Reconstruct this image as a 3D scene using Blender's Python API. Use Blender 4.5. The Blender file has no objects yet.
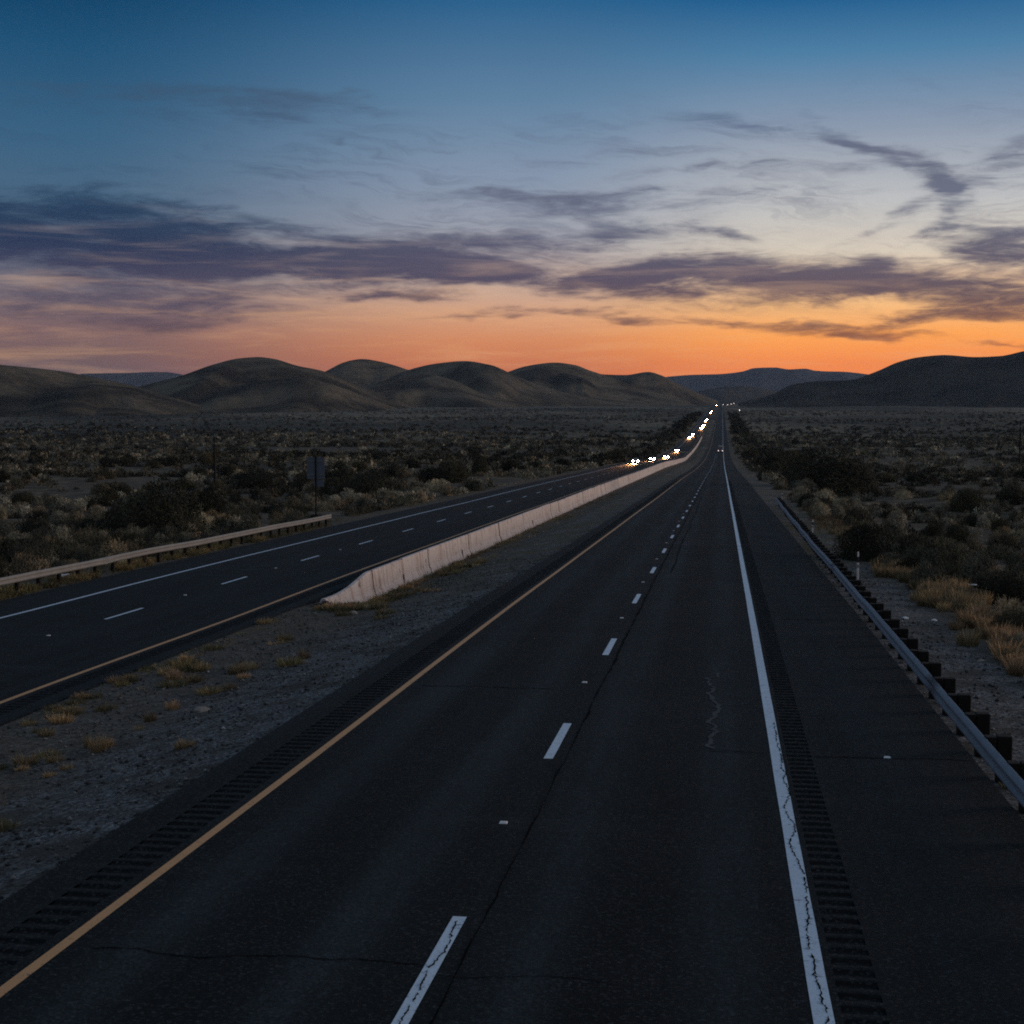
import bpy, math, random
import numpy as np
from math import radians, sin, cos, pi

rng = np.random.default_rng(11)
random.seed(5)
SC = bpy.context.scene
COL = SC.collection
Z0 = 6.0                      # camera height in world units; profiles below are relative to the camera
F = 1500.0                    # focal length in pixels of a 1024 px frame
YAW, PITCH = radians(7.9485), radians(4.1942)

# ------------------------------------------------------------------ camera maths
cF = np.array([-sin(YAW) * cos(PITCH), cos(YAW) * cos(PITCH), -sin(PITCH)])
cR = np.array([cos(YAW), sin(YAW), 0.0])
cU = np.cross(cR, cF)


def ray(px, py):
    d = cF + cR * (px - 512) / F + cU * (512 - py) / F
    return d / np.linalg.norm(d)


def project(P):
    P = np.asarray(P, float) - np.array([0, 0, Z0])
    z = P @ cF
    zz = np.where(z > 0.1, z, 0.1)
    return 512 + F * (P @ cR) / zz, 512 - F * (P @ cU) / zz, z


def lin(c):
    c = np.asarray(c, float) / 255.0
    return tuple(np.where(c <= 0.04045, c / 12.92, ((c + 0.055) / 1.055) ** 2.4))


# ------------------------------------------------------------------ noise
def _h(ix, iy, s):
    n = (ix.astype(np.int64) * 374761393 + iy.astype(np.int64) * 668265263 + s * 974711) & 0x7fffffff
    n = ((n ^ (n >> 13)) * 1274126177) & 0x7fffffff
    n = n ^ (n >> 16)
    return (n & 0xffff) / 65535.0


def vnoise(x, y, s=0):
    x = np.asarray(x, float); y = np.asarray(y, float)
    ix = np.floor(x); iy = np.floor(y)
    fx = x - ix; fy = y - iy
    fx = fx * fx * (3 - 2 * fx); fy = fy * fy * (3 - 2 * fy)
    a = _h(ix, iy, s); b = _h(ix + 1, iy, s); c = _h(ix, iy + 1, s); d = _h(ix + 1, iy + 1, s)
    return (a * (1 - fx) + b * fx) * (1 - fy) + (c * (1 - fx) + d * fx) * fy


def fbm(x, y, s=0, o=4):
    t = 0; a = 1; n = 0
    for k in range(o):
        t = t + a * vnoise(x * 2 ** k, y * 2 ** k, s + k * 17); n += a; a *= 0.5
    return t / n


def sstep(a, b, x):
    t = np.clip((np.asarray(x, float) - a) / (b - a), 0, 1)
    return t * t * (3 - 2 * t)


# ------------------------------------------------------------------ road profiles (pchip through measured knots)
def pchip(xk, yk):
    xk = np.array(xk, float); yk = np.array(yk, float)
    h = np.diff(xk); dl = np.diff(yk) / h
    m = np.zeros_like(yk)
    for i in range(1, len(xk) - 1):
        if dl[i - 1] * dl[i] > 0:
            w1 = 2 * h[i] + h[i - 1]; w2 = h[i] + 2 * h[i - 1]
            m[i] = (w1 + w2) / (w1 / dl[i - 1] + w2 / dl[i])
    m[0] = dl[0]; m[-1] = dl[-1]

    def f(x):
        x = np.asarray(x, float)
        xc = np.clip(x, xk[0], xk[-1])
        i = np.clip(np.searchsorted(xk, xc, side='right') - 1, 0, len(xk) - 2)
        t = (xc - xk[i]) / h[i]
        return ((1 + 2 * t) * (1 - t) ** 2 * yk[i] + t * (1 - t) ** 2 * h[i] * m[i]
                + t * t * (3 - 2 * t) * yk[i + 1] + t * t * (t - 1) * h[i] * m[i + 1])
    return f


FAR = [(1000, -26.8), (1342, -25.0), (1900, -21.6), (2500, -17.6), (3300, -13.4), (4200, -11.0), (6000, -12.5), (12000, -24), (26000, -52)]
_R = [(-200, -1.0), (0, -5.0), (12.6, -5.40), (24, -5.75), (36, -6.08), (48, -6.43), (60, -6.82), (72, -7.2), (84, -7.58), (94, -7.9), (106, -8.27),
      (132, -9.1), (152, -9.75), (200, -11.2), (300, -14.4), (360, -16.4), (500, -20.4), (660, -24.0)] + FAR
_L = [(-200, -6.0), (0, -6.65), (33, -7.08), (50, -7.5), (62.7, -7.76), (75, -8.05), (87.4, -8.37), (99.7, -8.67), (112, -8.98), (124, -9.27), (144, -9.8),
      (177, -10.6), (280, -13.3), (410, -16.7), (520, -20.2), (660, -24.0)] + FAR
ROWS = [5.0]
while ROWS[-1] < 7000:
    ROWS.append(ROWS[-1] + max(1.5, ROWS[-1] * 0.02))
ROWS = np.array([-40, -20, -8, 0] + ROWS)
_pr, _pl = pchip(*zip(*_R)), pchip(*zip(*_L))
_rr, _rl = _pr(ROWS) + Z0, _pl(ROWS) + Z0


def zR(y): return np.interp(y, ROWS, _rr)


def zL(y): return np.interp(y, ROWS, _rl)


R0, R1 = -7.8, 4.1            # asphalt edges of the near carriageway
L0, L1 = -27.2, -15.6         # asphalt edges of the far carriageway


def ground_z(X, Y):
    X = np.asarray(X, float); Y = np.asarray(Y, float)
    zr, zl = zR(Y), zL(Y)
    far = Y > 6000
    zr = np.where(far, _pr(Y) + Z0, zr); zl = np.where(far, _pl(Y) + Z0, zl)
    t = np.clip((X - L1) / (R0 - L1), 0, 1)
    med = zl + (zr - zl) * t - 0.05 - 0.22 * np.sin(pi * t) ** 1.2
    dip = sstep(52, 61, Y) * sstep(-15.75, -15.1, X) * (1 - sstep(-14.4, -10.5, X))
    med = med - 0.72 * dip + 0.05 * (fbm(X * 0.9, Y * 0.5, 3) - 0.5) * np.sin(pi * t)
    sl = np.maximum(L0 - X, 0); sr = np.maximum(X - R1, 0)
    und = (fbm(X / 46, Y / 46, 21, 3) - 0.5) * 3.0 + (fbm(X / 420, Y / 420, 5, 2) - 0.5) * 6.0
    ul = und * sstep(3, 45, sl) + (fbm(X / 9, Y / 9, 8, 2) - 0.5) * 0.7 * sstep(1, 6, sl)
    ur = und * sstep(8, 45, sr) + (fbm(X / 9, Y / 9, 9, 2) - 0.5) * 1.5 * sstep(3.5, 10, sr)
    left = zl - 0.06 - 0.35 * sstep(0.5, 6, sl) + ul
    right = zr - 0.06 - 0.035 * np.minimum(sr, 3) - 1.5 * sstep(3.0, 13, sr) + ur
    z = np.where(X < L0, left, np.where(X < L1, zl - 0.06, np.where(X < R0, med, np.where(X < R1, zr - 0.06, right))))
    return z


def hit(px, py, dz=0.0):
    """The ground point seen at a pixel of the photograph."""
    d = ray(px, py)
    t = 8.0
    while t < 9000:
        p = d * t
        if p[2] + Z0 < ground_z(p[0], p[1]) + dz:
            break
        t *= 1.004
    p = d * t
    return np.array([p[0], p[1], float(ground_z(p[0], p[1]))])


# ------------------------------------------------------------------ materials
def newmat(name):
    m = bpy.data.materials.new(name); m.use_nodes = True
    nt = m.node_tree; nt.nodes.clear()
    out = nt.nodes.new('ShaderNodeOutputMaterial')
    b = nt.nodes.new('ShaderNodeBsdfPrincipled')
    nt.links.new(b.outputs[0], out.inputs[0])
    return m, nt, b


class N:
    """Small node-graph helper."""
    def __init__(s, nt): s.nt = nt

    def lk(s, a, b): s.nt.links.new(a, b)

    def put(s, sock, v):
        if hasattr(v, 'is_output'): s.lk(v, sock)
        elif v is not None:
            if hasattr(sock, 'default_value') and not isinstance(v, (int, float)) and len(v) == 3 and len(sock.default_value) == 4: v = (*v, 1)
            sock.default_value = v

    def math(s, op, a, b=None, c=None, clamp=False):
        n = s.nt.nodes.new('ShaderNodeMath'); n.operation = op; n.use_clamp = clamp
        s.put(n.inputs[0], a); s.put(n.inputs[1], b) if b is not None else None
        if c is not None: s.put(n.inputs[2], c)
        return n.outputs[0]

    def mix(s, f, a, b, mode='MIX'):
        n = s.nt.nodes.new('ShaderNodeMix'); n.data_type = 'RGBA'; n.blend_type = mode
        s.put(n.inputs[0], f); s.put(n.inputs[6], a); s.put(n.inputs[7], b)
        return n.outputs[2]

    def noise(s, vec, scale, detail=4, rough=0.55, dist=0.0, col=False):
        n = s.nt.nodes.new('ShaderNodeTexNoise'); s.lk(vec, n.inputs['Vector'])
        n.inputs['Scale'].default_value = scale; n.inputs['Detail'].default_value = detail
        n.inputs['Roughness'].default_value = rough; n.inputs['Distortion'].default_value = dist
        return n.outputs['Color' if col else 'Fac']

    def voro(s, vec, scale, feat='F1', out='Distance'):
        n = s.nt.nodes.new('ShaderNodeTexVoronoi'); n.feature = feat; s.lk(vec, n.inputs['Vector'])
        n.inputs['Scale'].default_value = scale
        return n.outputs[out]

    def rng(s, v, a, b, c=0.0, d=1.0, kind='SMOOTHSTEP'):
        n = s.nt.nodes.new('ShaderNodeMapRange'); n.interpolation_type = kind
        s.put(n.inputs[0], v); n.inputs[1].default_value = a; n.inputs[2].default_value = b
        n.inputs[3].default_value = c; n.inputs[4].default_value = d
        return n.outputs[0]

    def ramp(s, v, stops, kind='LINEAR'):
        n = s.nt.nodes.new('ShaderNodeValToRGB'); s.put(n.inputs[0], v)
        e = n.color_ramp.elements; n.color_ramp.interpolation = kind
        while len(e) < len(stops): e.new(0.5)
        for k, (p, c) in enumerate(stops): e[k].position = p; e[k].color = (*c, 1)
        return n.outputs[0]

    def pos(s):
        return s.nt.nodes.new('ShaderNodeNewGeometry').outputs['Position']

    def obj(s):
        return s.nt.nodes.new('ShaderNodeTexCoord').outputs['Object']

    def xyz(s, v):
        n = s.nt.nodes.new('ShaderNodeSeparateXYZ'); s.lk(v, n.inputs[0]); return n.outputs

    def comb(s, x, y, z=0.0):
        n = s.nt.nodes.new('ShaderNodeCombineXYZ'); s.put(n.inputs[0], x); s.put(n.inputs[1], y); s.put(n.inputs[2], z); return n.outputs[0]

    def attr(s, name):
        n = s.nt.nodes.new('ShaderNodeAttribute'); n.attribute_name = name; return n.outputs['Color']

    def bump(s, h, strength, dist, b):
        n = s.nt.nodes.new('ShaderNodeBump'); n.inputs['Strength'].default_value = strength; n.inputs['Distance'].default_value = dist
        s.lk(h, n.inputs['Height']); s.lk(n.outputs[0], b.inputs['Normal'])


def setp(b, rough=None, spec=None, metal=None, base=None):
    if rough is not None: b.inputs['Roughness'].default_value = rough
    if spec is not None: b.inputs['Specular IOR Level'].default_value = spec
    if metal is not None: b.inputs['Metallic'].default_value = metal
    if base is not None: b.inputs['Base Color'].default_value = (*base, 1)


def m_asphalt(name, dark=1.0):
    m, nt, b = newmat(name); n = N(nt); p = n.pos(); x, y, z = n.xyz(p)
    big = n.noise(p, 0.30, 6, 0.65)
    st = n.noise(n.comb(n.math('MULTIPLY', x, 1.7), n.math('MULTIPLY', y, 0.045)), 1.0, 6, 0.65)
    g1 = n.noise(p, 7.0, 6, 0.8); g2 = n.noise(p, 26.0, 3, 0.75)
    chips = n.xyz(n.voro(p, 34.0, 'F1', 'Color'))[0]
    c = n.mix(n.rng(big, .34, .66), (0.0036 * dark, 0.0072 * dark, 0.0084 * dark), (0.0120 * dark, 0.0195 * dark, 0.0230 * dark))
    c = n.mix(n.rng(st, 0.42, 0.62, 0, .8), c, (0.0034, 0.0052, 0.0056))
    # polished wheel paths and oil-darkened lane centres
    for cx, w, k, col in ((-3.75, .4, .8, (.030, .043, .050)), (-5.7, .4, .75, (.030, .043, .050)), (-1.85, .4, .75, (.028, .041, .048)), (.05, .35, .7, (.028, .041, .048)),
                          (-4.7, .5, .7, (.002, .003, .0034)), (-0.95, .6, .95, (.0016, .0025, .0028)), (2.6, .9, .35, (.020, .028, .031)), (-18.9, .6, .5, (.0025, .0034, .004)), (-22.8, .6, .6, (.0025, .0034, .004)), (-20, .4, .4, (.017, .019, .021))):
        t = n.rng(n.math('ABSOLUTE', n.math('SUBTRACT', x, cx)), 0.08, w + .25, 1, 0)
        t = n.math('MULTIPLY', t, n.rng(n.noise(n.comb(n.math('MULTIPLY', x, .9), n.math('MULTIPLY', y, .055)), 1, 5, .6), .32, .66, .1, k))
        c = n.mix(t, c, col)
    c = n.mix(n.rng(g1, .48, .72, 0, .55), c, (0.0015, 0.002, 0.0022))
    c = n.mix(n.rng(chips, 0.70, 0.98, 0, 0.6), c, (0.052, 0.060, 0.064))
    c = n.mix(n.rng(g2, 0.42, 0.62, 0.6, 0), c, (0.0010, 0.0014, 0.0016))
    tr = n.noise(n.comb(n.math('MULTIPLY', x, .12), n.math('MULTIPLY', y, .8)), 1, 5, .65)   # faint transverse paver bands
    c = n.mix(n.rng(tr, .56, .76, 0, .35), c, (0.026, 0.032, 0.034))
    n.lk(c, b.inputs['Base Color'])
    n.lk(n.rng(big, .3, .7, .80, .95), b.inputs['Roughness']); setp(b, spec=0.13)
    n.bump(n.math('ADD', n.math('MULTIPLY', chips, .6), n.math('ADD', g2, g1)), 0.8, 0.012, b)
    return m


def m_paint(name, col, wear=0.5):
    m, nt, b = newmat(name); n = N(nt); p = n.pos()
    ed = n.voro(p, 3.4, 'DISTANCE_TO_EDGE'); ns = n.noise(p, 9, 6, .7); fine = n.noise(p, 45, 4, .75)
    w = n.math('MAXIMUM', n.rng(ns, .56, .70, 0, wear), n.rng(fine, .56, .66, 0, wear * .9))
    c = n.mix(n.noise(p, 2.0, 3), tuple(v * .78 for v in col), col)
    c = n.mix(w, c, (0.02, 0.022, 0.024)); n.lk(c, b.inputs['Base Color'])
    setp(b, .65, .35); n.bump(fine, .3, .004, b)
    return m


def m_plain(name, col, rough=.7, metal=0., spec=.4, var=.35, scale=3., bump=.15):
    m, nt, b = newmat(name); n = N(nt); p = n.obj()
    a = n.noise(p, scale, 5, .6); a2 = n.noise(p, scale * 9, 3, .6)
    c = n.mix(a, tuple(v * (1 - var) for v in col), tuple(min(1, v * (1 + var)) for v in col))
    c = n.mix(n.rng(a2, .55, .8, 0, .5), c, tuple(v * .6 for v in col))
    n.lk(c, b.inputs['Base Color']); n.lk(n.rng(a2, .3, .7, rough * .85, min(1, rough * 1.15)), b.inputs['Roughness'])
    setp(b, spec=spec, metal=metal)
    if bump: n.bump(a2, bump, .01, b)
    return m


def m_foliage(name):
    m, nt, b = newmat(name); n = N(nt)
    oi = nt.nodes.new('ShaderNodeObjectInfo').outputs['Random']
    c = n.mix(1.0, n.attr('Col'), n.ramp(oi, [(0, (.46, .50, .48)), (.5, (1, 1, 1)), (1, (1.45, 1.35, 1.15))]), 'MULTIPLY')
    n.lk(c, b.inputs['Base Color']); setp(b, .85, .15)
    return m


def m_emit(name, col, s):
    m = bpy.data.materials.new(name); m.use_nodes = True; nt = m.node_tree; nt.nodes.clear()
    o = nt.nodes.new('ShaderNodeOutputMaterial'); e = nt.nodes.new('ShaderNodeEmission')
    e.inputs[0].default_value = (*col, 1); e.inputs[1].default_value = s; nt.links.new(e.outputs[0], o.inputs[0])
    return m


def m_ground():
    m, nt, b = newmat('desert_ground'); n = N(nt); p = n.pos(); x, y, z = n.xyz(p)
    xw = n.math('ADD', x, n.math('MULTIPLY', n.math('SUBTRACT', n.noise(p, .55, 4, .6), .5), 2.2))
    n1 = n.noise(p, .035, 6, .62); n2 = n.noise(p, .33, 6, .6); n3 = n.noise(p, 6.0, 5, .65)
    soil = n.mix(n.rng(n2, .32, .68), (0.046, 0.038, 0.027), (0.175, 0.136, 0.094))
    soil = n.mix(n.rng(n1, .35, .65, 0, .7), soil, (0.070, 0.060, 0.042))
    # far flats: mottled grass and low scrub, streaked across the valley
    sv = n.noise(n.comb(n.math('MULTIPLY', x, .0022), n.math('MULTIPLY', y, .0011)), 1, 6, .62)
    fl = n.noise(n.comb(n.math('MULTIPLY', x, .08), n.math('MULTIPLY', y, .02)), 1, 6, .72)
    farc = n.mix(n.rng(sv, .40, .60), (0.038, 0.034, 0.024), (0.175, 0.146, 0.098))
    farc = n.mix(n.rng(fl, .45, .62, 0, .8), farc, (0.020, 0.019, 0.014))
    soil = n.mix(n.rng(y, 350, 1100), soil, farc)
    gr = n.voro(p, 11.0, 'F1', 'Color'); g2 = n.voro(p, 27.0, 'F1', 'Color')
    gx = n.xyz(gr)[0]; gy = n.xyz(g2)[1]
    grav = n.mix(n.math('MULTIPLY', gx, gx), (0.034, 0.034, 0.035), (0.170, 0.166, 0.164))
    grav = n.mix(n.math('POWER', gy, 6.0), grav, (0.34, 0.33, 0.32))
    grav = n.mix(n.rng(n.noise(p, .8, 4, .6), .42, .66, 0, .8), grav, (0.048, 0.041, 0.032))
    ol = n.math('MULTIPLY', n.rng(n.noise(p, .28, 5, .6), .42, .60), n.rng(y, 34, 75))
    grav = n.mix(n.math('MULTIPLY', ol, .85), grav, (0.085, 0.072, 0.038))
    grav = n.mix(n.math('MULTIPLY', n.rng(xw, -10.2, -13.2), n.rng(n.noise(p, .5, 5, .6), .3, .6, .35, .8)), grav, n.mix(gx, (0.055, 0.044, 0.032), (0.150, 0.117, 0.083)))
    inmed = n.math('MULTIPLY', n.rng(xw, -28.4, -27.8), n.rng(xw, 6.2, 7.2, 1, 0))
    inmed = n.math('MULTIPLY', inmed, n.rng(y, 300, 800, 1, .25))
    c = n.mix(inmed, soil, grav)
    c = n.mix(n.rng(n3, .35, .7, .45, 0), c, n.mix(.6, c, (0.01, 0.009, 0.008)))
    n.lk(c, b.inputs['Base Color']); setp(b, .95, .15)
    n.bump(n.math('ADD', n.math('MULTIPLY', gx, .5), n.math('ADD', n3, n.math('MULTIPLY', gy, .3))), .9, .05, b)
    return m


def m_hill(name, lo, hi):
    m, nt, b = newmat(name); n = N(nt); p = n.pos()
    a = n.noise(p, .0045, 7, .62, .6); d = n.noise(p, .05, 6, .75)
    sp = n.noise(p, .16, 4, .8)
    c = n.mix(n.rng(a, .36, .64), lo, hi)
    c = n.mix(n.rng(d, .45, .70, 0, .45), c, tuple(v * .5 for v in lo))
    c = n.mix(n.rng(sp, .56, .70, 0, .35), c, tuple(v * .42 for v in lo))
    n.lk(c, b.inputs['Base Color']); setp(b, 1, .05)
    n.bump(n.math('ADD', d, n.math('MULTIPLY', n.noise(p, .014, 6, .6), 2.2)), .9, 34., b)
    return m


def m_barrier():
    m, nt, b = newmat('weathered_concrete'); n = N(nt); p = n.pos(); x, y, z = n.xyz(p)
    a = n.noise(p, .9, 6, .65); st = n.noise(n.comb(n.math('MULTIPLY', y, 2.4), n.math('MULTIPLY', z, .35)), 1, 5, .65); f = n.noise(p, 16, 5, .7)
    c = n.mix(a, (0.47, 0.405, 0.37), (0.68, 0.60, 0.555))
    c = n.mix(n.rng(st, .46, .66, 0, .75), c, (0.33, 0.215, 0.17))
    c = n.mix(n.rng(f, .52, .68, 0, .6), c, (0.20, 0.16, 0.14))
    c = n.mix(n.rng(n.noise(p, 2.2, 6, .75), .56, .68, 0, .8), c, (0.12, 0.105, 0.095))
    n.lk(c, b.inputs['Base Color']); setp(b, .9, .2); n.bump(f, .5, .012, b)
    return m


M = {}
M['asphalt'] = m_asphalt('worn_asphalt'); M['rumble'] = m_asphalt('shaded_milled_asphalt', .22)  # rumble groove faces: dirt plus groove shade put into the darker colour
M['white'] = m_paint('white_road_paint', (0.56, 0.65, 0.74), .75)
M['yellow'] = m_paint('yellow_road_paint', (0.55, 0.29, 0.12), .65)
M['tar'] = m_plain('tar_seal', (0.0012, 0.0014, 0.0016), .95, spec=.03, bump=0)
M['palecrack'] = m_plain('dusty_crack', (0.055, 0.056, 0.058), .9, spec=.1, bump=0)
M['ground'] = m_ground()
M['foliage'] = m_foliage('leaf_surface')
M['barrier'] = m_barrier()
M['joint'] = m_plain('dark_joint', (0.03, 0.024, 0.021), .95, bump=0)
M['galv'] = m_plain('galvanised_steel', (0.13, 0.165, 0.205), .7, .1, .5, .22, 2.5, .08)
M['oldgalv'] = m_plain('dusty_steel', (0.21, 0.20, 0.185), .8, .1, .4, .3, 2.0, .1)
M['wood'] = m_plain('creosoted_timber', (0.016, 0.0125, 0.010), .9, spec=.2, var=.5, scale=6)
M['polewood'] = m_plain('weathered_pole_wood', (0.022, 0.018, 0.015), .9, spec=.2)
M['palepole'] = m_plain('pale_pole_wood', (0.11, 0.10, 0.09), .9, spec=.2)
M['whiteplastic'] = m_plain('white_plastic', (0.66, 0.62, 0.60), .5, var=.12, bump=.05)
M['blackplastic'] = m_plain('black_plastic', (0.012, 0.012, 0.014), .6)
M['signback'] = m_plain('aluminium_sign_back', (0.13, 0.145, 0.17), .55, .35, .4, .15, 4, .05)
M['rock'] = m_plain('pale_rock', (0.24, 0.20, 0.165), .9, var=.4, bump=.5)
M['tanrock'] = m_plain('tan_rock', (0.33, 0.22, 0.15), .9, var=.35, bump=.5)
M['stone'] = m_foliage('gravel_stone')
M['tyre'] = m_plain('tyre_rubber', (0.012, 0.012, 0.013), .85)
M['rim'] = m_plain('wheel_alloy', (0.3, 0.3, 0.32), .35, .9)
M['glass'] = m_plain('dark_glass', (0.010, 0.012, 0.015), .08, spec=.6, bump=0)
M['lamp'] = m_emit('headlight_glow', (1.0, 0.74, 0.46), 330.0)
M['taillamp'] = m_emit('tail_lamp_glow', (1.0, 0.78, 0.74), 3.2)
M['streetglow'] = m_emit('street_lamp_glow', (1.0, 0.80, 0.74), 5.0)
for nm, cc in (('silver', (.35, .36, .38)), ('black', (.012, .013, .015)), ('white', (.6, .6, .58)), ('red', (.16, .018, .015)), ('blue', (.02, .04, .10)), ('teal', (.030, .058, .070)), ('grey', (.20, .20, .21))):
    M['car_' + nm] = m_plain('car_paint_' + nm, cc, .3, .2, .5, .06, 2, 0)


# ------------------------------------------------------------------ object helpers
def link(name, me, parent=None, loc=None):
    o = bpy.data.objects.new(name, me); COL.objects.link(o)
    if parent is not None: o.parent = parent
    if loc is not None: o.location = loc
    return o


def mesh_np(name, V, Q, mats, parent=None, mi=None, col=None, smooth=False, T=None):
    """V (n,3); Q (m,4) quads and/or T (k,3) triangles -> one mesh object."""
    me = bpy.data.meshes.new(name); V = np.asarray(V, np.float32)
    idx = []; tot = []
    if Q is not None and len(Q): Q = np.asarray(Q, np.int32); idx.append(Q.ravel()); tot.append(np.full(len(Q), 4, np.int32))
    if T is not None and len(T): T = np.asarray(T, np.int32); idx.append(T.ravel()); tot.append(np.full(len(T), 3, np.int32))
    idx = np.concatenate(idx); tot = np.concatenate(tot)
    me.vertices.add(len(V)); me.vertices.foreach_set('co', V.ravel())
    me.loops.add(len(idx)); me.loops.foreach_set('vertex_index', idx)
    me.polygons.add(len(tot)); me.polygons.foreach_set('loop_start', np.concatenate([[0], np.cumsum(tot)[:-1]]).astype(np.int32))
    me.polygons.foreach_set('loop_total', tot)
    for mt in (mats if isinstance(mats, (list, tuple)) else [mats]): me.materials.append(mt)
    if mi is not None: me.polygons.foreach_set('material_index', np.asarray(mi, np.int32))
    if smooth: me.polygons.foreach_set('use_smooth', np.ones(len(tot), bool))
    if col is not None:
        a = me.color_attributes.new('Col', 'FLOAT_COLOR', 'POINT')
        c4 = np.ones((len(V), 4), np.float32); c4[:, :3] = col; a.data.foreach_set('color', c4.ravel())
    me.update(); me.validate()
    return link(name, me, parent)


class MB:
    """Collects shaped solids into ONE mesh."""
    def __init__(s): s.v = []; s.f = []

    def add(s, vs, fs):
        k = len(s.v); s.v += [tuple(v) for v in vs]; s.f += [tuple(i + k for i in f) for f in fs]; return s

    def box(s, c, d, taper=(1, 1), bev=0.0):
        x, y, z = [q / 2 for q in d]; b = min(bev, x * .8, y * .8)
        def ringp(hx, hy, zz):
            if b <= 0: return [(c[0] + a * hx, c[1] + e * hy, zz) for a, e in ((-1, -1), (1, -1), (1, 1), (-1, 1))]
            r = []
            for a, e in ((-1, -1), (1, -1), (1, 1), (-1, 1)):
                p1 = (c[0] + a * (hx - b), c[1] + e * hy, zz); p2 = (c[0] + a * hx, c[1] + e * (hy - b), zz)
                r += [p2, p1] if (a * e) > 0 else [p1, p2]
            return r
        lo = ringp(x, y, c[2] - z); hi = ringp(x * taper[0], y * taper[1], c[2] + z - (b if b else 0))
        n = len(lo); vs = lo + hi
        fs = [tuple(range(n - 1, -1, -1))] + [(i, (i + 1) % n, n + (i + 1) % n, n + i) for i in range(n)]
        if b:
            tp = ringp(x * taper[0] - b, y * taper[1] - b, c[2] + z); vs += tp
            fs += [(n + i, n + (i + 1) % n, 2 * n + (i + 1) % n, 2 * n + i) for i in range(n)] + [tuple(range(2 * n, 3 * n))]
        else: fs.append(tuple(range(n, 2 * n)))
        return s.add(vs, fs)

    def cyl(s, p, q, r0, r1=None, n=12):
        r1 = r0 if r1 is None else r1
        p = np.array(p, float); q = np.array(q, float); d = q - p; d /= np.linalg.norm(d)
        a = np.cross(d, (0, 0, 1) if abs(d[2]) < .9 else (1, 0, 0)); a /= np.linalg.norm(a); b = np.cross(d, a)
        vs = []
        for c, r in ((p, r0), (q, r1)):
            for i in range(n): vs.append(c + r * (a * cos(2 * pi * i / n) + b * sin(2 * pi * i / n)))
        fs = [(i, (i + 1) % n, n + (i + 1) % n, n + i) for i in range(n)] + [tuple(range(n - 1, -1, -1)), tuple(range(n, 2 * n))]
        return s.add(vs, fs)

    def loft(s, rings, cap=True):
        n = len(rings[0]); vs = [v for r in rings for v in r]; fs = []
        for k in range(len(rings) - 1):
            fs += [(k * n + i, k * n + (i + 1) % n, (k + 1) * n + (i + 1) % n, (k + 1) * n + i) for i in range(n)]
        if cap: fs += [tuple(range(n - 1, -1, -1)), tuple(range((len(rings) - 1) * n, len(rings) * n))]
        return s.add(vs, fs)

    def build(s, name, mat, parent=None, loc=None, smooth=False):
        me = bpy.data.meshes.new(name); me.from_pydata(s.v, [], s.f); me.materials.append(mat)
        import bmesh
        bm = bmesh.new(); bm.from_mesh(me); bmesh.ops.recalc_face_normals(bm, faces=bm.faces); bm.to_mesh(me); bm.free()
        if smooth:
            me.polygons.foreach_set('use_smooth', np.ones(len(me.polygons), bool))
        return link(name, me, parent, loc)


def tag(o, label=None, cat=None, group=None, kind=None):
    if label: o['label'] = label
    if cat: o['category'] = cat
    if group: o['group'] = group
    if kind: o['kind'] = kind
    return o


def thing(name, label, cat, loc=(0, 0, 0), rz=0., group=None):
    o = bpy.data.objects.new(name, None); COL.objects.link(o); o.location = loc; o.rotation_euler = (0, 0, rz); o.empty_display_size = .3
    return tag(o, label, cat, group)


def dup(o, parent=None):
    c = o.copy(); COL.objects.link(c)
    if parent is not None: c.parent = parent
    for ch in list(o.children): dup(ch, c)
    return c


# ================================================================== SETTING
# ---- ground: one sheet to the horizon
def spread(a, b, s0, g):
    r = [0.0]; s = s0
    while r[-1] < b - a: r.append(r[-1] + s); s *= g
    return np.array(r)


xs = np.concatenate([
    -27.3 - spread(0, 17500, .7, 1.05)[::-1],
    np.linspace(-27.1, -15.9, 8), np.linspace(-15.6, -7.8, 27), np.linspace(-7.0, 3.6, 8), np.array([4.1]),
    4.3 + spread(0, 17500, .4, 1.055)])
ys = [-40., -20, -8, 0, 5]
while ys[-1] < 18300: ys.append(ys[-1] + max(1.1, ys[-1] * .017))
ys = np.array(ys)
XX, YY = np.meshgrid(xs, ys)
ZZ = ground_z(XX, YY)
V = np.stack([XX, YY, ZZ], -1).reshape(-1, 3)
nx, ny = len(xs), len(ys)
I = (np.arange(ny - 1)[:, None] * nx + np.arange(nx - 1)[None, :]).ravel()
Q = np.stack([I, I + 1, I + nx + 1, I + nx], 1)
tag(mesh_np('ground', V, Q, M['ground'], smooth=True), kind='structure')


# ---- roads
def strip_mesh(x0, x1, rows, zf, dz=0.0):
    """A ribbon between two lateral offsets (numbers or arrays) following the road."""
    rows = np.asarray(rows); n = len(rows)
    a = np.stack([np.broadcast_to(x0, n), rows, zf(rows) + dz], 1); b = np.stack([np.broadcast_to(x1, n), rows, zf(rows) + dz], 1)
    V = np.empty((2 * n, 3)); V[0::2] = a; V[1::2] = b
    k = np.arange(n - 1) * 2
    return V, np.stack([k, k + 1, k + 3, k + 2], 1)


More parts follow.
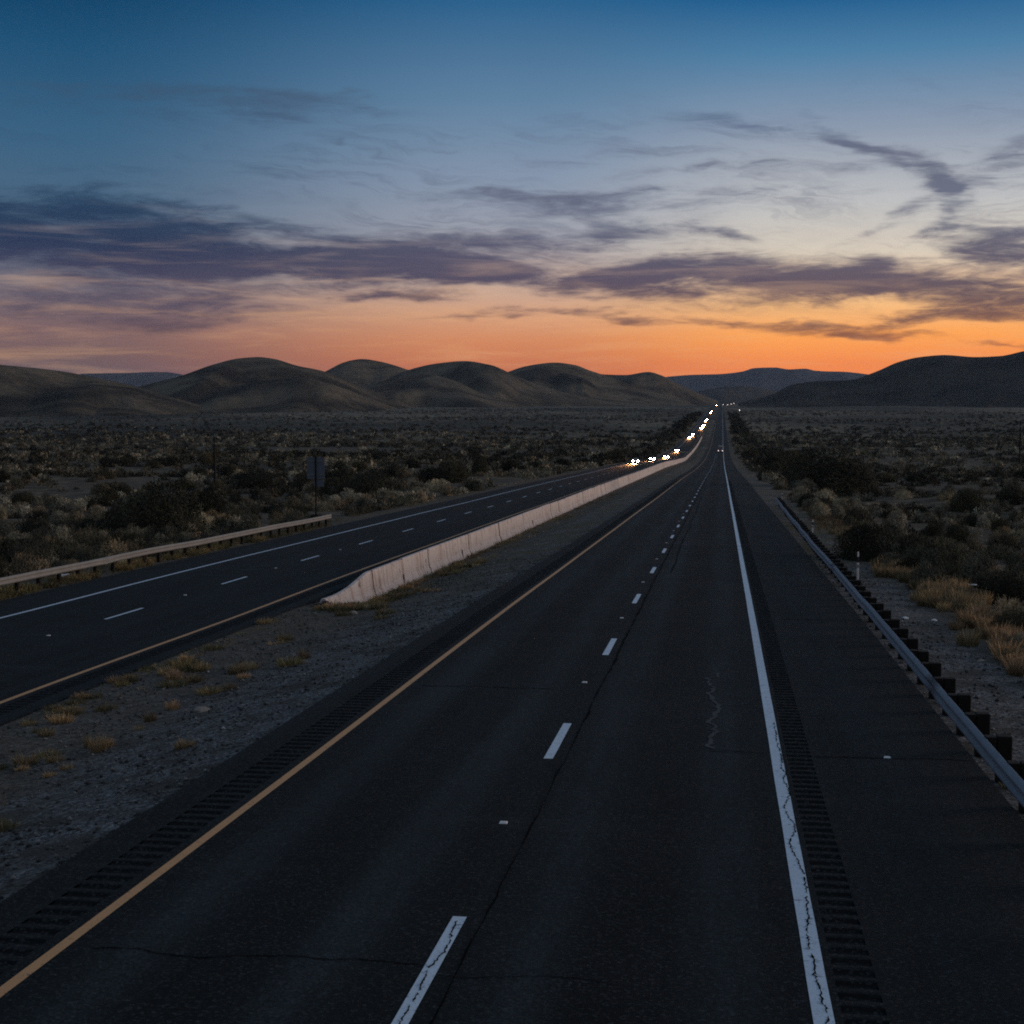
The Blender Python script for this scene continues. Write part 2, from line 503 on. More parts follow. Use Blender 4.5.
def road(name, e0, e1, rumbles, zf):
    Vs, Qs, Ms, off = [], [], [], 0
    def put(V, Q, mi):
        nonlocal off
        Vs.append(V); Qs.append(Q + off); Ms.append(np.full(len(Q), mi)); off += len(V)
    cuts = [e0] + [c for r in rumbles for c in r] + [e1]
    rows = ROWS[ROWS < 6500]
    for k in range(len(cuts) - 1):
        a, b = cuts[k], cuts[k + 1]
        if k % 2 == 0:
            cols = np.linspace(a, b, max(2, int((b - a) / 1.5) + 1))
            for c0, c1 in zip(cols[:-1], cols[1:]):
                put(*strip_mesh(c0, c1, rows, zf), 0)
        else:
            put(*strip_mesh(a, b, np.concatenate([rows[rows < 8], [8.0]]), zf), 0)
            put(*strip_mesh(a, b, np.concatenate([[240.0], rows[rows > 240]]), zf), 0)
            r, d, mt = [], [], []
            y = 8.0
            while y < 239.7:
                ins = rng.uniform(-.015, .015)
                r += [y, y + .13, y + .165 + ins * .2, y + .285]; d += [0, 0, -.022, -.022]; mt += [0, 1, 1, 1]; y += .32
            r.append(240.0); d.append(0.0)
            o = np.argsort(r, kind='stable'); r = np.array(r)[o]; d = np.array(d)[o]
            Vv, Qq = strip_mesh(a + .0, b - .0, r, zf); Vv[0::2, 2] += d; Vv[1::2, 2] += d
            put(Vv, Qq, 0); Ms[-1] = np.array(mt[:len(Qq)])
    # side skirts
    for x in (e0, e1):
        n = len(rows); A = np.stack([np.full(n, x), rows, zf(rows)], 1); B = A.copy(); B[:, 2] -= .12; B[:, 0] += -.06 if x == e0 else .06
        Vv = np.empty((2 * n, 3)); Vv[0::2] = A; Vv[1::2] = B; k = np.arange(n - 1) * 2
        put(Vv, np.stack([k, k + 1, k + 3, k + 2], 1), 0)
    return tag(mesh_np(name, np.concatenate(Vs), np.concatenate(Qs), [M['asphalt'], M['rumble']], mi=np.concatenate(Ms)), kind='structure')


def subrows(y0, y1, step=None):
    r = ROWS[(ROWS > y0) & (ROWS < y1)]
    if step: r = np.union1d(r, np.arange(y0, y1, step))
    return np.union1d(np.union1d(r, [y0]), [y1])


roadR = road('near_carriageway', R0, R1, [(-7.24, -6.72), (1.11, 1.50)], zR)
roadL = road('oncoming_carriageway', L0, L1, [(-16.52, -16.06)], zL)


def paint(name, rd, xc, w, y0, y1, zf, mat, dz=.004, wob=.006, step=None):
    r = subrows(y0, y1, step)
    j = (vnoise(r * .7, r * 0 + xc, 4) - .5) * wob; j2 = (vnoise(r * 1.3, r * 0 + xc, 6) - .5) * wob
    return mesh_np(name, *strip_mesh(xc - w / 2 + j, xc + w / 2 + j2, r, zf, dz), mat, rd)


WX, YX, DX = 0.94, -6.5, -2.72
paint('white_edge_line', roadR, WX, .185, 6, 4500, zR, M['white'], step=None)
paint('yellow_edge_line', roadR, YX, .13, 6, 4500, zR, M['yellow'])
paint('white_edge_line', roadL, -24.7, .15, 6, 4500, zL, M['white'])
paint('yellow_edge_line', roadL, -16.8, .15, 6, 4500, zL, M['yellow'])
for k in range(-1, 60):
    y = 13.25 + 12.0 * k
    paint('lane_dash', roadR, DX, .15, y - 1.55, y + (2.2 if k == 0 else 1.55), zR, M['white'])
for k in range(0, 50):
    y = 50.6 + 12.2 * k
    paint('lane_dash', roadL, -21.0, .13, y - 1.7, y + 1.7, zL, M['white'])


def crack(name, rd, pts, w, zf, mat, dz=.008, seed=0, taper=True):
    """An irregular ribbon through (x, y) points lying on a road."""
    pts = np.array(pts, float); d = np.gradient(pts, axis=0); nrm = np.stack([-d[:, 1], d[:, 0]], 1); nrm /= np.linalg.norm(nrm, axis=1)[:, None] + 1e-9
    k = np.arange(len(pts)); ww = w * (.45 + 1.1 * vnoise(k * .8, k * 0 + seed, 3)) / 2
    if taper: ww[0] = ww[-1] = .002
    A = pts + nrm * ww[:, None]; B = pts - nrm * ww[:, None]
    n = len(pts); Vv = np.empty((2 * n, 3)); Vv[0::2, :2] = A; Vv[1::2, :2] = B; Vv[:, 2] = zf(Vv[:, 1]) + dz
    kk = np.arange(n - 1) * 2
    return mesh_np(name, Vv, np.stack([kk, kk + 1, kk + 3, kk + 2], 1), mat, rd)


# tar seam beside the lane dashes
r = subrows(9, 420, .45)
crack('tar_seam', roadR, np.stack([-2.44 + (fbm(r * .2, r * 0, 5, 3) - .5) * .08 + (fbm(r * 2.4, r * 0, 6, 2) - .5) * .05, r], 1), (.014 + .03 * sstep(22, 38, r)) * (.4 + 1.2 * vnoise(r * 2.2, 0 * r, 9)), zR, M['tar'], seed=2)
r = subrows(60, 210, .8)
crack('tar_seam', roadR, np.stack([-1.98 + (fbm(r * .2, r * 0, 15, 3) - .5) * .2, r], 1), .05, zR, M['tar'], seed=3)
# cracked paint of the edge line and of the nearest dash: one jagged crack with short side branches
def branched(name, rd, pts, w, zf, dz, seed, bl=.07):
    rr_ = random.Random(seed); V = []; Q = []
    def seg(P, ws):
        P = np.array(P, float); d = np.gradient(P, axis=0); nn = np.stack([-d[:, 1], d[:, 0]], 1); nn /= np.linalg.norm(nn, axis=1)[:, None] + 1e-9
        k = len(V)
        for p_, n_, w_ in zip(P, nn, ws):
            for sg in (1, -1): q = p_ + sg * n_ * w_ / 2; V.append((q[0], q[1], float(zf(q[1])) + dz))
        for a in range(len(P) - 1): Q.append((k + 2 * a, k + 2 * a + 1, k + 2 * a + 3, k + 2 * a + 2))
    k = 0
    while k < len(pts) - 3:                      # broken into runs of uneven length
        L = rr_.randint(5, 26); run = pts[k:k + L + 1]
        if len(run) > 2:
            ws = [w * rr_.uniform(.25, 1.5) for _ in run]; ws[0] = ws[-1] = .001; seg(run, ws)
            for p_ in run[1:-1]:
                if rr_.random() < .22:
                    a = rr_.uniform(0, 2 * pi); l = bl * rr_.uniform(.3, 1.2); m1 = p_ + l * .5 * np.array([cos(a), sin(a)]) ; m2 = p_ + l * np.array([cos(a + rr_.uniform(-.6, .6)), sin(a)])
                    seg([p_, m1, m2], [w * .7, w * .4, .001])
        k += L + rr_.randint(-1, 2)
    return mesh_np(name, V, Q, M['tar'], rd)


jr = np.random.default_rng(3)
r = np.arange(11.5, 27.5, .045)
branched('paint_crack', roadR, np.stack([WX + .025 + (fbm(r * 1.1, r * 0, 31, 2) - .5) * .16 + np.cumsum(jr.normal(0, .001, len(r))) + jr.normal(0, .0085, len(r)), r], 1), .016, zR, .009, 4)
r = np.arange(11.9, 15.3, .04)
branched('paint_crack', roadR, np.stack([DX + .03 + (fbm(r * 1.6, r * 0, 37, 2) - .5) * .10 + jr.normal(0, .007, len(r)), r], 1), .016, zR, .009, 5, .05)
# transverse cracks
for y, x0, x1, w, s in ((24.6, 1.52, 4.05, .03, 1), (13.9, -6.2, -2.75, .018, 2), (13.7, -2.6, -.9, .012, 5), (30.6, -6.2, -3.4, .03, 3), (44., 1.7, 3.2, .04, 4), (24.7, -.2, .86, .02, 7), (57., -2, .8, .04, 8), (77., -6.2, 3.9, .05, 9), (101., 1.8, 4.0, .07, 11), (39., 2.2, 4.0, .03, 12)):
    x = np.arange(x0, x1, .06)
    crack('transverse_crack', roadR, np.stack([x, y + (fbm(x * 1.2, x * 0, 40 + s, 3) - .5) * .26 + (fbm(x * 6, x * 0, 50 + s, 2) - .5) * .07], 1), w, zR, M['tar'], .008, s)
# pale dust-filled crack in the right lane
r = np.arange(24.9, 33.3, .09)
crack('pale_crack', roadR, np.stack([-.09 + (fbm(r * .9, r * 0, 61, 3) - .5) * .46 + (fbm(r * 4.5, r * 0, 66, 2) - .5) * .20, r], 1), .075, zR, M['palecrack'], .008, 6)
for y, x0, x1 in ((29.2, -.05, .62), (24.9, -.12, .5), (26.6, -.3, .2)):
    x = np.arange(x0, x1, .1)
    crack('pale_crack', roadR, np.stack([x, y + (fbm(x * 2, x * 0, 63, 2) - .5) * .2], 1), .025, zR, M['palecrack'], .008, 7)

# raised pavement markers
def marker(rd, x, y, zf):
    b = MB(); z = float(zf(y))
    b.box((x, y, z + .010), (.11, .10, .018), (.8, .55)); b.build('pavement_marker', M['whiteplastic'], rd)


for k in range(0, 9): marker(roadR, DX - .12, 19.5 + 12 * k, zR)
marker(roadR, 2.72, 24.65, zR)
for k in range(0, 4): marker(roadL, -21.0, 44.5 + 12.2 * k, zL)


# ---- hills: one mesh per hill, built at its own distance
def hill(sil, D, front, back, basey, mat, seed, spur=.35, res=150, dskew=0.0):
    sx = [p[0] for p in sil]; f = pchip(sx, [p[1] for p in sil])
    px = np.linspace(sx[0], sx[-1], res)
    dirs = np.array([ray(p, f(p)) for p in px])
    hd = np.hypot(dirs[:, 0], dirs[:, 1]); ux, uy = dirs[:, 0] / hd, dirs[:, 1] / hd
    Dc = D * (1 + dskew * (px - px.mean()) / 500 + .05 * (vnoise(px / 60, px * 0, seed) - .5))
    zrid = dirs[:, 2] / hd * Dc + Z0
    zb = -(basey - 402) / F * Dc + Z0 - 27
    nt_ = 72
    t = np.concatenate([np.linspace(-1, 0, 46), np.linspace(0, 1, nt_ - 45)[1:]])
    arc = np.arctan2(ux, uy) * D
    T, A = np.meshgrid(t, arc, indexing='ij')
    # spurs run from the crest down towards the valley
    sp = fbm(A / (front * .42), T * .8 + seed, seed + 3, 3); sp = 1 - np.abs(2 * sp - 1)
    wid = 1 - spur * (1 - sp) * 1.5
    tt = np.clip(np.abs(T) / np.where(T < 0, wid, 1.0), 0, 1)
    g = np.where(tt < 1, (1 - tt ** 1.55) ** 1.75, 0)
    fold = (fbm(A / (front * .17), T * 1.2 + 9, seed + 7, 3) - .5) * .62 * np.sin(pi * np.clip(np.abs(T), 0, 1)) ** .8
    g = np.clip(g * (1 + fold), 0, 1)
    Z = zb[None, :] + np.maximum(zrid - zb, 0)[None, :] * g
    dist = Dc[None, :] + np.where(T < 0, T * front, T * back)
    Vv = np.stack([ux[None, :] * dist, uy[None, :] * dist, Z], -1).reshape(-1, 3)
    n = res; I = (np.arange(len(t) - 1)[:, None] * n + np.arange(n - 1)[None, :]).ravel()
    return tag(mesh_np('hill', Vv, np.stack([I, I + 1, I + n + 1, I + n], 1), mat, smooth=True), kind='structure')


HA = m_hill('dry_grass_hill', (0.048, 0.042, 0.034), (0.230, 0.185, 0.128))
HB = m_hill('far_hill', (0.040, 0.037, 0.034), (0.092, 0.080, 0.066))
HC = m_hill('haze_blue_mountain', (0.040, 0.045, 0.060), (0.07, 0.074, 0.09))  # distance haze painted into the rock colour as a blue cast
hill([(-260, 352), (-160, 356), (-80, 362), (0, 365), (30, 367.5), (60, 371), (95, 377.5), (130, 385), (165, 396), (186, 405)], 2900, 900, 900, 405, HA, 1, .35)
hill([(20, 398), (60, 390), (95, 385), (125, 387), (155, 393), (200, 405)], 2650, 600, 600, 406, HA, 14, .3, 90)
hill([(110, 395), (145, 385), (180, 376), (215, 364), (238, 358.5), (258, 357), (275, 359), (297, 366), (325, 372), (345, 380), (380, 393), (420, 408)], 3500, 900, 900, 406, HA, 2, .45)
hill([(165, 406), (200, 396), (235, 387), (268, 380), (295, 378), (320, 381), (345, 389), (375, 400), (395, 408)], 3150, 560, 600, 408, HA, 23, .35, 110)
hill([(290, 385), (325, 371.5), (345, 362), (362, 359), (380, 361.5), (405, 369), (425, 376), (470, 392)], 4700, 800, 900, 404, HA, 3, .4)
hill([(330, 403), (365, 387), (402, 377), (427, 374.5), (452, 380), (484, 394), (535, 406)], 3800, 800, 800, 406, HA, 4, .45)
hill([(370, 390), (405, 371), (440, 363), (465, 361), (488, 364.5), (515, 376), (545, 387), (580, 396), (650, 404)], 4300, 900, 900, 405, HA, 5, .45)
hill([(460, 395), (510, 371.5), (530, 365.5), (555, 362.5), (575, 365), (590, 370.5), (610, 377), (640, 388), (690, 401)], 4900, 900, 900, 404, HA, 6, .5)
hill([(540, 400), (562, 373), (583, 378), (603, 391), (640, 403)], 4650, 500, 500, 404, HA, 16, .3, 80)
hill([(560, 385), (590, 373.5), (607, 374.5), (625, 375), (648, 372), (660, 375), (680, 385), (700, 394), (718, 401)], 5500, 900, 900, 403, HA, 7, .5)
hill([(670, 399), (692, 393), (715, 388), (735, 386), (755, 387), (775, 391), (810, 398)], 9000, 1400, 1400, 402.5, HB, 8, .4, 90)
hill([(600, 384), (655, 378), (690, 375), (720, 374), (742, 371.5), (755, 368), (775, 367.7), (790, 369.8), (805, 369.2), (815, 371), (840, 371.8), (865, 374), (890, 378), (960, 390)], 14800, 2300, 2300, 402, HC, 9, .55, 200)
hill([(-10, 388), (40, 381), (70, 376), (85, 373.5), (120, 373.3), (165, 372), (180, 374), (200, 380), (260, 390)], 14500, 2000, 2000, 402, HC, 10, .5, 120)
hill([(738, 403), (770, 395), (795, 384), (820, 381), (850, 380), (875, 372), (900, 361.5), (920, 357), (945, 355), (975, 357), (1000, 356), (1024, 351), (1060, 345), (1120, 340), (1250, 346), (1400, 360)], 4500, 1100, 1200, 405, HB, 11, .45, 200)


# ================================================================== BARRIER AND GUARDRAILS
def barrier():
    root = thing('median_barrier', 'long pinkish concrete barrier wall with a sloping end in the gravel median', 'barrier', (-15.0, 57, 0))
    XC = -15.0
    def prof(y, top, base, jit=0.):
        # right side foot -> top -> left side foot, jersey section
        h = top - base
        pts = [(.31, base - .25), (.31, base + .10), (.17, base + min(.42, h * .45)), (.095, top - .03), (.075, top), (-.075, top), (-.095, top - .03), (-.17, base + min(.42, h * .45)), (-.31, base + .10), (-.31, base - .25)]
        return [(XC + jit + a, y, z) for a, z in pts]
    def base(y): return float(ground_z(-14.65, y))
    def top(y): return float(zL(y)) + .50
    joints = [55.3, 63.0, 69.2, 75.4]
    while joints[-1] < 1150: joints.append(joints[-1] + 6.2)
    # sloping end section
    b = MB(); rings = []
    for y in np.linspace(55.3, 62.98, 10):
        t = (y - 55.3) / 7.2
        tp = base(y) + .34 + (top(y) - base(y) - .34) * min(1, t * 1.02) ** .9
        rings.append(prof(y, tp, base(y)))
    b.loft(rings); e = b.build('end_section', M['barrier'], root)
    nb = MB()
    for k in range(7):
        c = (XC + random.uniform(-.2, .35), 55.1 + random.uniform(-.25, .15), base(55.2) + random.uniform(0, .1)); s = random.uniform(.1, .24)
        nb.loft([[(c[0] + s * cos(a) * w * random.uniform(.8, 1.2), c[1] + s * sin(a) * w * random.uniform(.8, 1.2), c[2] + z * s) for a in np.linspace(0, 2 * pi, 7)[:-1]] for z, w in ((-.5, .8), (.2, 1), (.8, .5))])
    nb.build('broken_end', M['joint'], e)
    for k in range(1, 96):
        y0, y1 = joints[k] + .02, joints[k + 1] - .02
        b = MB(); j = random.uniform(-.018, .018); dz = random.uniform(-.018, .018)
        ys_ = np.linspace(y0, y1, 4) if k < 60 else np.linspace(y0, y1, 2)
        b.loft([prof(y, top(y) + dz, base(y), j) for y in ys_])
        o = b.build('wall_segment', M['barrier'], root)
        if k < 40:                               # open, broken-edged joint
            jm = MB(); w0 = random.uniform(.035, .055)
            jm.loft([[(x + (.004 if i < 5 else -.004), y0 - .02 + q + .05 * math.sin(3 * i + k), z + (.004 if i == 4 else 0)) for q in (-w0, w0)] + [(x - .02, y0 - .02 + q, z) for q in (w0, -w0)] for i, (x, _, z) in enumerate(prof(y0, top(y0) + .02, base(y0), j)[:5])]); jm.build('joint', M['joint'], o)
        if k < 10 and random.random() < .5:      # cracked notches at the foot
            for q in range(1):
                c = MB()
                yy = random.uniform(y0 + .5, y1 - .5); zb = base(yy)
                c.loft([[(XC + .325 + j - .1 * (i / 3), yy + .12 * i + q_, zb + .05 + .16 * i) for q_ in (-.02 * (1.3 - i / 3), .02 * (1.3 - i / 3))] + [(XC + .27 + j - .1 * (i / 3), yy + .12 * i + q_, zb + .05 + .16 * i) for q_ in (.02, -.02)] for i in range(4)])
                c.build('foot_crack', M['joint'], o)
    # beyond here the wall is thinner than a pixel
    b = MB(); b.loft([prof(y, top(y), base(y)) for y in np.linspace(joints[96], joints[-1], 40)])
    o = b.build('far_wall', M['barrier'], root)
    for ch in root.children:    # meshes were written in world coordinates
        ch.location = (15.0, -57, 0)
    for ch in root.children:
        for g in ch.children: g.location = (0, 0, 0)
    # dark mortar in the joints
    return root


barrier()


def wbeam(xf, ys_, zt, side):
    """W-beam guardrail ribbon; side=+1 faces +x."""
    prof = [(0, 0), (.012, -.012), (.075, -.05), (.083, -.09), (.02, -.135), (.0, -.155), (.02, -.175), (.083, -.22), (.075, -.26), (.012, -.298), (0, -.31)]
    n = len(prof); V = []
    for y in ys_:
        for a, dz in prof: V.append((xf(y) + side * a, y, zt(y) + dz))
        for a, dz in reversed(prof): V.append((xf(y) + side * (a - .006), y, zt(y) + dz))
    m = 2 * n; I = (np.arange(len(ys_) - 1)[:, None] * m + np.arange(m)[None, :]).ravel(); J = (np.arange(len(ys_) - 1)[:, None] * m + (np.arange(m)[None, :] + 1) % m).ravel()
    return np.array(V), np.stack([I, J, J + m, I + m], 1)


def guardrail(label, xf, y0, y1, zf, side, mat, hh, post_w, post_d, block, rise, endcap):
    root = thing('guardrail', label, 'guardrail')
    zt = lambda y: float(zf(y)) + hh
    ys_ = subrows(y0, y1, .95)
    zt0 = zt; zt = lambda y: zt0(y) + (fbm(y / 7., 0 * y, int(y1), 2) - .5) * .07
    xf0 = xf; xf = lambda y: xf0(y) + (fbm(y / 6., 0 * y + 3, int(y1), 2) - .5) * .07
    V, Q = wbeam(xf, ys_, zt, side)
    rail = mesh_np('rail', V, Q, mat, root, smooth=False)
    sp = MB()
    y = y0 + 1.0
    while y < y1:                       # lapped splice plates, a hair proud of the beam
        sp.box((xf(y) + side * .014, y, zt(y) - .155), (.012, .32, .05)); y += 3.81
    sp.build('splice_plate', mat, rail)
    y = y1 - .3; k = 0
    while y > y0:
        g = float(ground_z(xf(y) - side * .3, y)); b = MB(); lean = random.uniform(-.012, .012)
        zt_ = zt(y) + rise + random.uniform(-.02, .02)
        b.box((xf(y) - side * (.02 + block + post_d / 2) + lean, y + random.uniform(-.03, .03), (g - .35 + zt_) / 2), (post_d, post_w, zt_ - g + .35), (1, 1), .012)
        p = b.build('post', M['wood'], root)
        b = MB(); b.box((xf(y) - side * (.004 + block / 2) , y, zt(y) - .155), (block, post_w * .95, .36), (1, 1), .008); b.build('blockout', M['wood'], p)
        y -= 1.905; k += 1
    b = MB()                            # rounded end shoe
    n = 9; ring = []
    for z in (0, -.31):
        ring.append([(xf(y1) + side * (.02 - .16 + .16 * cos(a)), y1 + .02 + .24 * sin(a), zt(y1) + z) for a in np.linspace(0, pi, n)] + [(xf(y1) + side * (.02 - .16 + .15 * cos(a)), y1 + .02 + .22 * sin(a), zt(y1) + z) for a in np.linspace(pi, 0, n)])
    b.loft(ring); b.build('end_shoe', endcap, root)
    return root


gxR = lambda y: 4.33 + (-.40 + .0036 * y + .0000275 * y * y)
guardrail('grey steel guardrail on dark timber posts along the right shoulder', gxR, 10, 138, zR, -1, M['galv'], .63, .21, .22, .15, .03, M['galv'])
gxL = lambda y: -27.75 + 0 * y
guardrail('dusty tan steel guardrail beside the far shoulder of the oncoming lanes', gxL, 46, 104.6, zL, 1, M['oldgalv'], .76, .16, .16, .15, -.06, M['oldgalv'])


# ================================================================== ROADSIDE FURNITURE
def delineator(px, py, h, label):
    p = hit(px, py); g = float(ground_z(p[0], p[1]))
    root = thing('delineator_post', label, 'delineator', (p[0], p[1], g), 0, 'white delineator posts behind the right guardrail')
    w = .085
    b = MB(); b.loft([[(-w / 2, -.012, z), (0, -.03, z), (w / 2, -.012, z), (w / 2, .0, z), (0, -.018, z), (-w / 2, 0, z)] for z in (-.2, h * .70)]); b.build('post', M['whiteplastic'], root)
    b = MB(); b.loft([[(-w / 2, -.014, z), (0, -.032, z), (w / 2, -.014, z), (w / 2, .001, z), (0, -.017, z), (-w / 2, .001, z)] for z in (h * .702, h * .86)]); b.build('dark_band', M['blackplastic'], root)
    b = MB(); b.loft([[(-w * .36 * s, -.012, z), (0, -.03, z), (w * .36 * s, -.012, z), (w * .36 * s, .0, z), (0, -.018, z), (-w * .36 * s, 0, z)] for z, s in ((h * .862, 1), (h * .985, 1), (h, .6))]); b.build('tip', M['whiteplastic'], root)
    b = MB(); b.box((0, -.035, h * .60), (.06, .008, .10), (1, 1)); b.build('reflector', M['rim'], root)
    return root


delineator(857.5, 588, 1.32, 'nearest white marker post with a dark band behind the right guardrail')
delineator(812.5, 538, 1.05, 'middle one of three white marker posts behind the right guardrail')
delineator(782, 503.5, 1.0, 'farthest white marker post by the far end of the right guardrail')


def roadsign():
    y = 108.; x = -29.76
    g = float(ground_z(x, y)); s = y / F
    root = thing('road_sign', 'square road sign seen from behind on a single post in the scrub', 'sign', (x, y, g - .1), radians(6))
    def zz(py): return -(py - 402) / F * y + Z0 - g + .1
    zt, zb = zz(458.5), zz(481)
    b = MB(); b.box((0, 0, (zt + zb) / 2), (18.2 * s, .03, zt - zb), (1, 1), .0); pn = b.build('sign_panel', M['signback'], root)
    b = MB()
    for z in (zt - .3, zb + .3): b.box((0, -.035, z), (17.0 * s, .035, .06))
    b.build('brace', M['oldgalv'], pn)
    b = MB(); b.box((.22, .0, (zz(482) + zz(489)) / 2), (10.5 * s, .025, zz(482) - zz(489)), (1, 1), 0); b.build('lower_plate', M['signback'], root)
    b = MB(); b.box((0, -.09, (zt - .05) / 2), (.10, .07, zt + .05), (1, 1), .01); b.build('post', M['wood'], root)


roadsign()


def pole(px, ytop, ybase, y, r, mat, label):
    d = ray(px, ybase); x = d[0] / d[1] * y
    g = float(ground_z(x, y)); top = ray(px, ytop); zt = top[2] / top[1] * y + Z0
    root = thing('utility_pole', label, 'pole', (x, y, g))
    h = zt - g
    b = MB(); b.cyl((0, 0, -.5), (.02 * h * .2, 0, h), r, r * .72, 10); p = b.build('shaft', mat, root, smooth=False)
    b = MB(); b.cyl((.004 * h, 0, h), (.004 * h, 0, h + r * .8), r * .6, r * .2, 10); b.build('pole_cap', M['galv'], root)
    b = MB(); b.cyl((0.003 * h, 0, h * .86), (.003 * h, 0, h * .875), r * .86, r * .86, 10); b.box((r * .9, 0, h * .868), (r * 1.2, .08, .08)); b.build('band', M['oldgalv'], root)


pole(215, 436.5, 492, 190, .19, M['polewood'], 'dark wooden pole rising from the scrub left of the square sign')
pole(396, 420.5, 446, 860, .40, M['palepole'], 'distant pale pole standing on the valley flat left of the oncoming lanes')
pole(1019.5, 420, 461, 480, .30, M['polewood'], 'dark pole in the scrub at the right edge of the view')


def rock(px, py, s, mat, label, cat='rock', name='rock', flat=.7, seed=0, grp=None):
    rr = random.Random(seed); p = hit(px, py)
    rings = []
    for z, w in ((-.35, .8), (0, 1.0), (.35, .95), (.7, .62), (.88, .2)):
        rings.append([(s * w * cos(a) * rr.uniform(.8, 1.2), s * w * sin(a) * rr.uniform(.75, 1.15), s * z * flat * rr.uniform(.9, 1.1)) for a in np.linspace(0, 2 * pi, 10)[:-1]])
    b = MB(); b.loft(rings); o = b.build(name, mat, None, p); tag(o, label, cat, grp); return o


rock(745, 451.5, 1.0, M['tanrock'], 'tan boulder between dark bushes close to the right shoulder far ahead', seed=1, flat=1.0)
rock(353, 614, .17, M['rock'], 'small pale rock lying at the foot of the barrier end', seed=2)
rock(202, 712, .17, M['rock'], 'pinkish fist sized stone in the middle of the median gravel', seed=3)
rock(905, 619, .10, M['whiteplastic'], 'small white stone on the gravel beside the guardrail posts', seed=4)
rock(934, 621, .09, M['whiteplastic'], 'tiny white stone at the edge of the tan grass strip', seed=5)
rock(981, 662, .10, M['rock'], 'small pale stone on the gravel below the tan grass strip', seed=6)


def litter(px, py, w, label):
    p = hit(px, py); n = 9; V = []; Q = []
    for i in range(n):
        for j in range(n):
            u, v = i / (n - 1) - .5, j / (n - 1) - .5
            V.append((u * w, v * w * .8, .06 + .16 * w * vnoise(i * .5, j * .5, int(px)) + .22 * w * (vnoise(i * .21, j * .27, int(py)))))
    for i in range(n - 1):
        for j in range(n - 1): Q.append((i * n + j, (i + 1) * n + j, (i + 1) * n + j + 1, i * n + j + 1))
    V = np.array(V); Vb = V.copy(); Vb[:, 2] -= .02
    Qb = np.array(Q) + n * n
    o = mesh_np('litter', np.concatenate([V, Vb]), np.concatenate([np.array(Q), Qb[:, ::-1]]), M['whiteplastic'], smooth=True)
    o.location = p; tag(o, label, 'litter')


litter(970, 589.5, .62, 'crumpled white sheet of litter among the bushes at the right')
litter(979, 602, .26, 'small scrap of white litter below the larger crumpled sheet')
litter(63, 578.5, .62, 'white scrap of litter under the far guardrail')


# ================================================================== VEHICLES
def make_car(paintm, tall=1.0):
    root = thing('car', 'oncoming car', 'car')
    st = [(-2.22, .70, .42, .62), (-2.12, .82, .28, .70), (-1.6, .88, .22, .84), (-.9, .90, .20, .94), (0., .90, .20, .97), (1.3, .90, .20, .99), (1.95, .87, .25, 1.0), (2.2, .80, .38, .92)]
    rings = []
    for y, w, zb, zt in st:
        zt *= tall; rings.append([(-w, y, zb + .06), (-w, y, (zb + zt) / 2), (-w * .97, y, zt - .06), (-w * .86, y, zt), (w * .86, y, zt), (w * .97, y, zt - .06), (w, y, (zb + zt) / 2), (w, y, zb + .06), (w * .9, y, zb), (-w * .9, y, zb)])
    b = MB(); b.loft(rings); body = b.build('body', paintm, root)
    h = 1.45 * tall; zb = .93 * tall
    b = MB(); b.loft([[(-.78, -.95, zb), (.78, -.95, zb), (.80, 1.85, zb), (-.80, 1.85, zb)], [(-.60, -.15, h - .04), (.60, -.15, h - .04), (.60, 1.35, h - .04), (-.60, 1.35, h - .04)], [(-.52, -.02, h), (.52, -.02, h), (.52, 1.2, h), (-.52, 1.2, h)]]); b.build('cabin', paintm, root)
    def pane(nm, a): bb = MB(); bb.add(a, [(0, 1, 2, 3), (7, 6, 5, 4), (0, 4, 5, 1), (1, 5, 6, 2), (2, 6, 7, 3), (3, 7, 4, 0)]); bb.build(nm, M['glass'], root)
    def quad(pts, off): return list(pts) + [tuple(np.array(p) + np.array(off)) for p in pts]
    pane('windshield', quad([(-.70, -.87, zb + .05), (.70, -.87, zb + .05), (.56, -.22, h - .09), (-.56, -.22, h - .09)], (0, -.012, .012)))
    pane('rear_window', quad([(-.70, 1.78, zb + .05), (.70, 1.78, zb + .05), (.56, 1.42, h - .09), (-.56, 1.42, h - .09)], (0, .012, .012)))
    for s in (-1, 1):
        pane('side_window', quad([(s * .775, -.6, zb + .05), (s * .785, 1.5, zb + .05), (s * .615, 1.2, h - .09), (s * .615, -.1, h - .09)], (s * .014, 0, .006)))
        b = MB(); b.box((s * .96, -.62, zb + .10), (.14, .10, .12), (1, 1), .02); b.build('mirror', paintm, root)
        b = MB(); b.cyl((s * .66, -2.10, .66 * tall), (s * .66, -2.24, .66 * tall), .21, .21, 12); b.build('headlight', M['lamp'], root)
        for y in (-1.38, 1.32):
            b = MB(); b.cyl((s * .72, y, .33), (s * .92, y, .33), .33, .33, 16); w = b.build('wheel', M['tyre'], root)
            b = MB(); b.cyl((s * .90, y, .33), (s * .93, y, .33), .2, .17, 12); b.build('rim', M['rim'], w)
    b = MB(); b.box((0, -2.2, .46), (.9, .08, .14), (1, 1), .02); b.build('grille', M['blackplastic'], root)
    L = bpy.data.lights.get('headlight_beam') or bpy.data.lights.new('headlight_beam', 'SPOT')
    L.energy = BEAM; L.color = (1.0, .44, .16); L.spot_size = radians(12); L.spot_blend = 1.0; L.shadow_soft_size = .12
    o = bpy.data.objects.new('headlight_beam', L); COL.objects.link(o); o.parent = root; o.location = (0, -2.4, .7); o.rotation_euler = (radians(90 - 5.6), 0, pi)
    return root


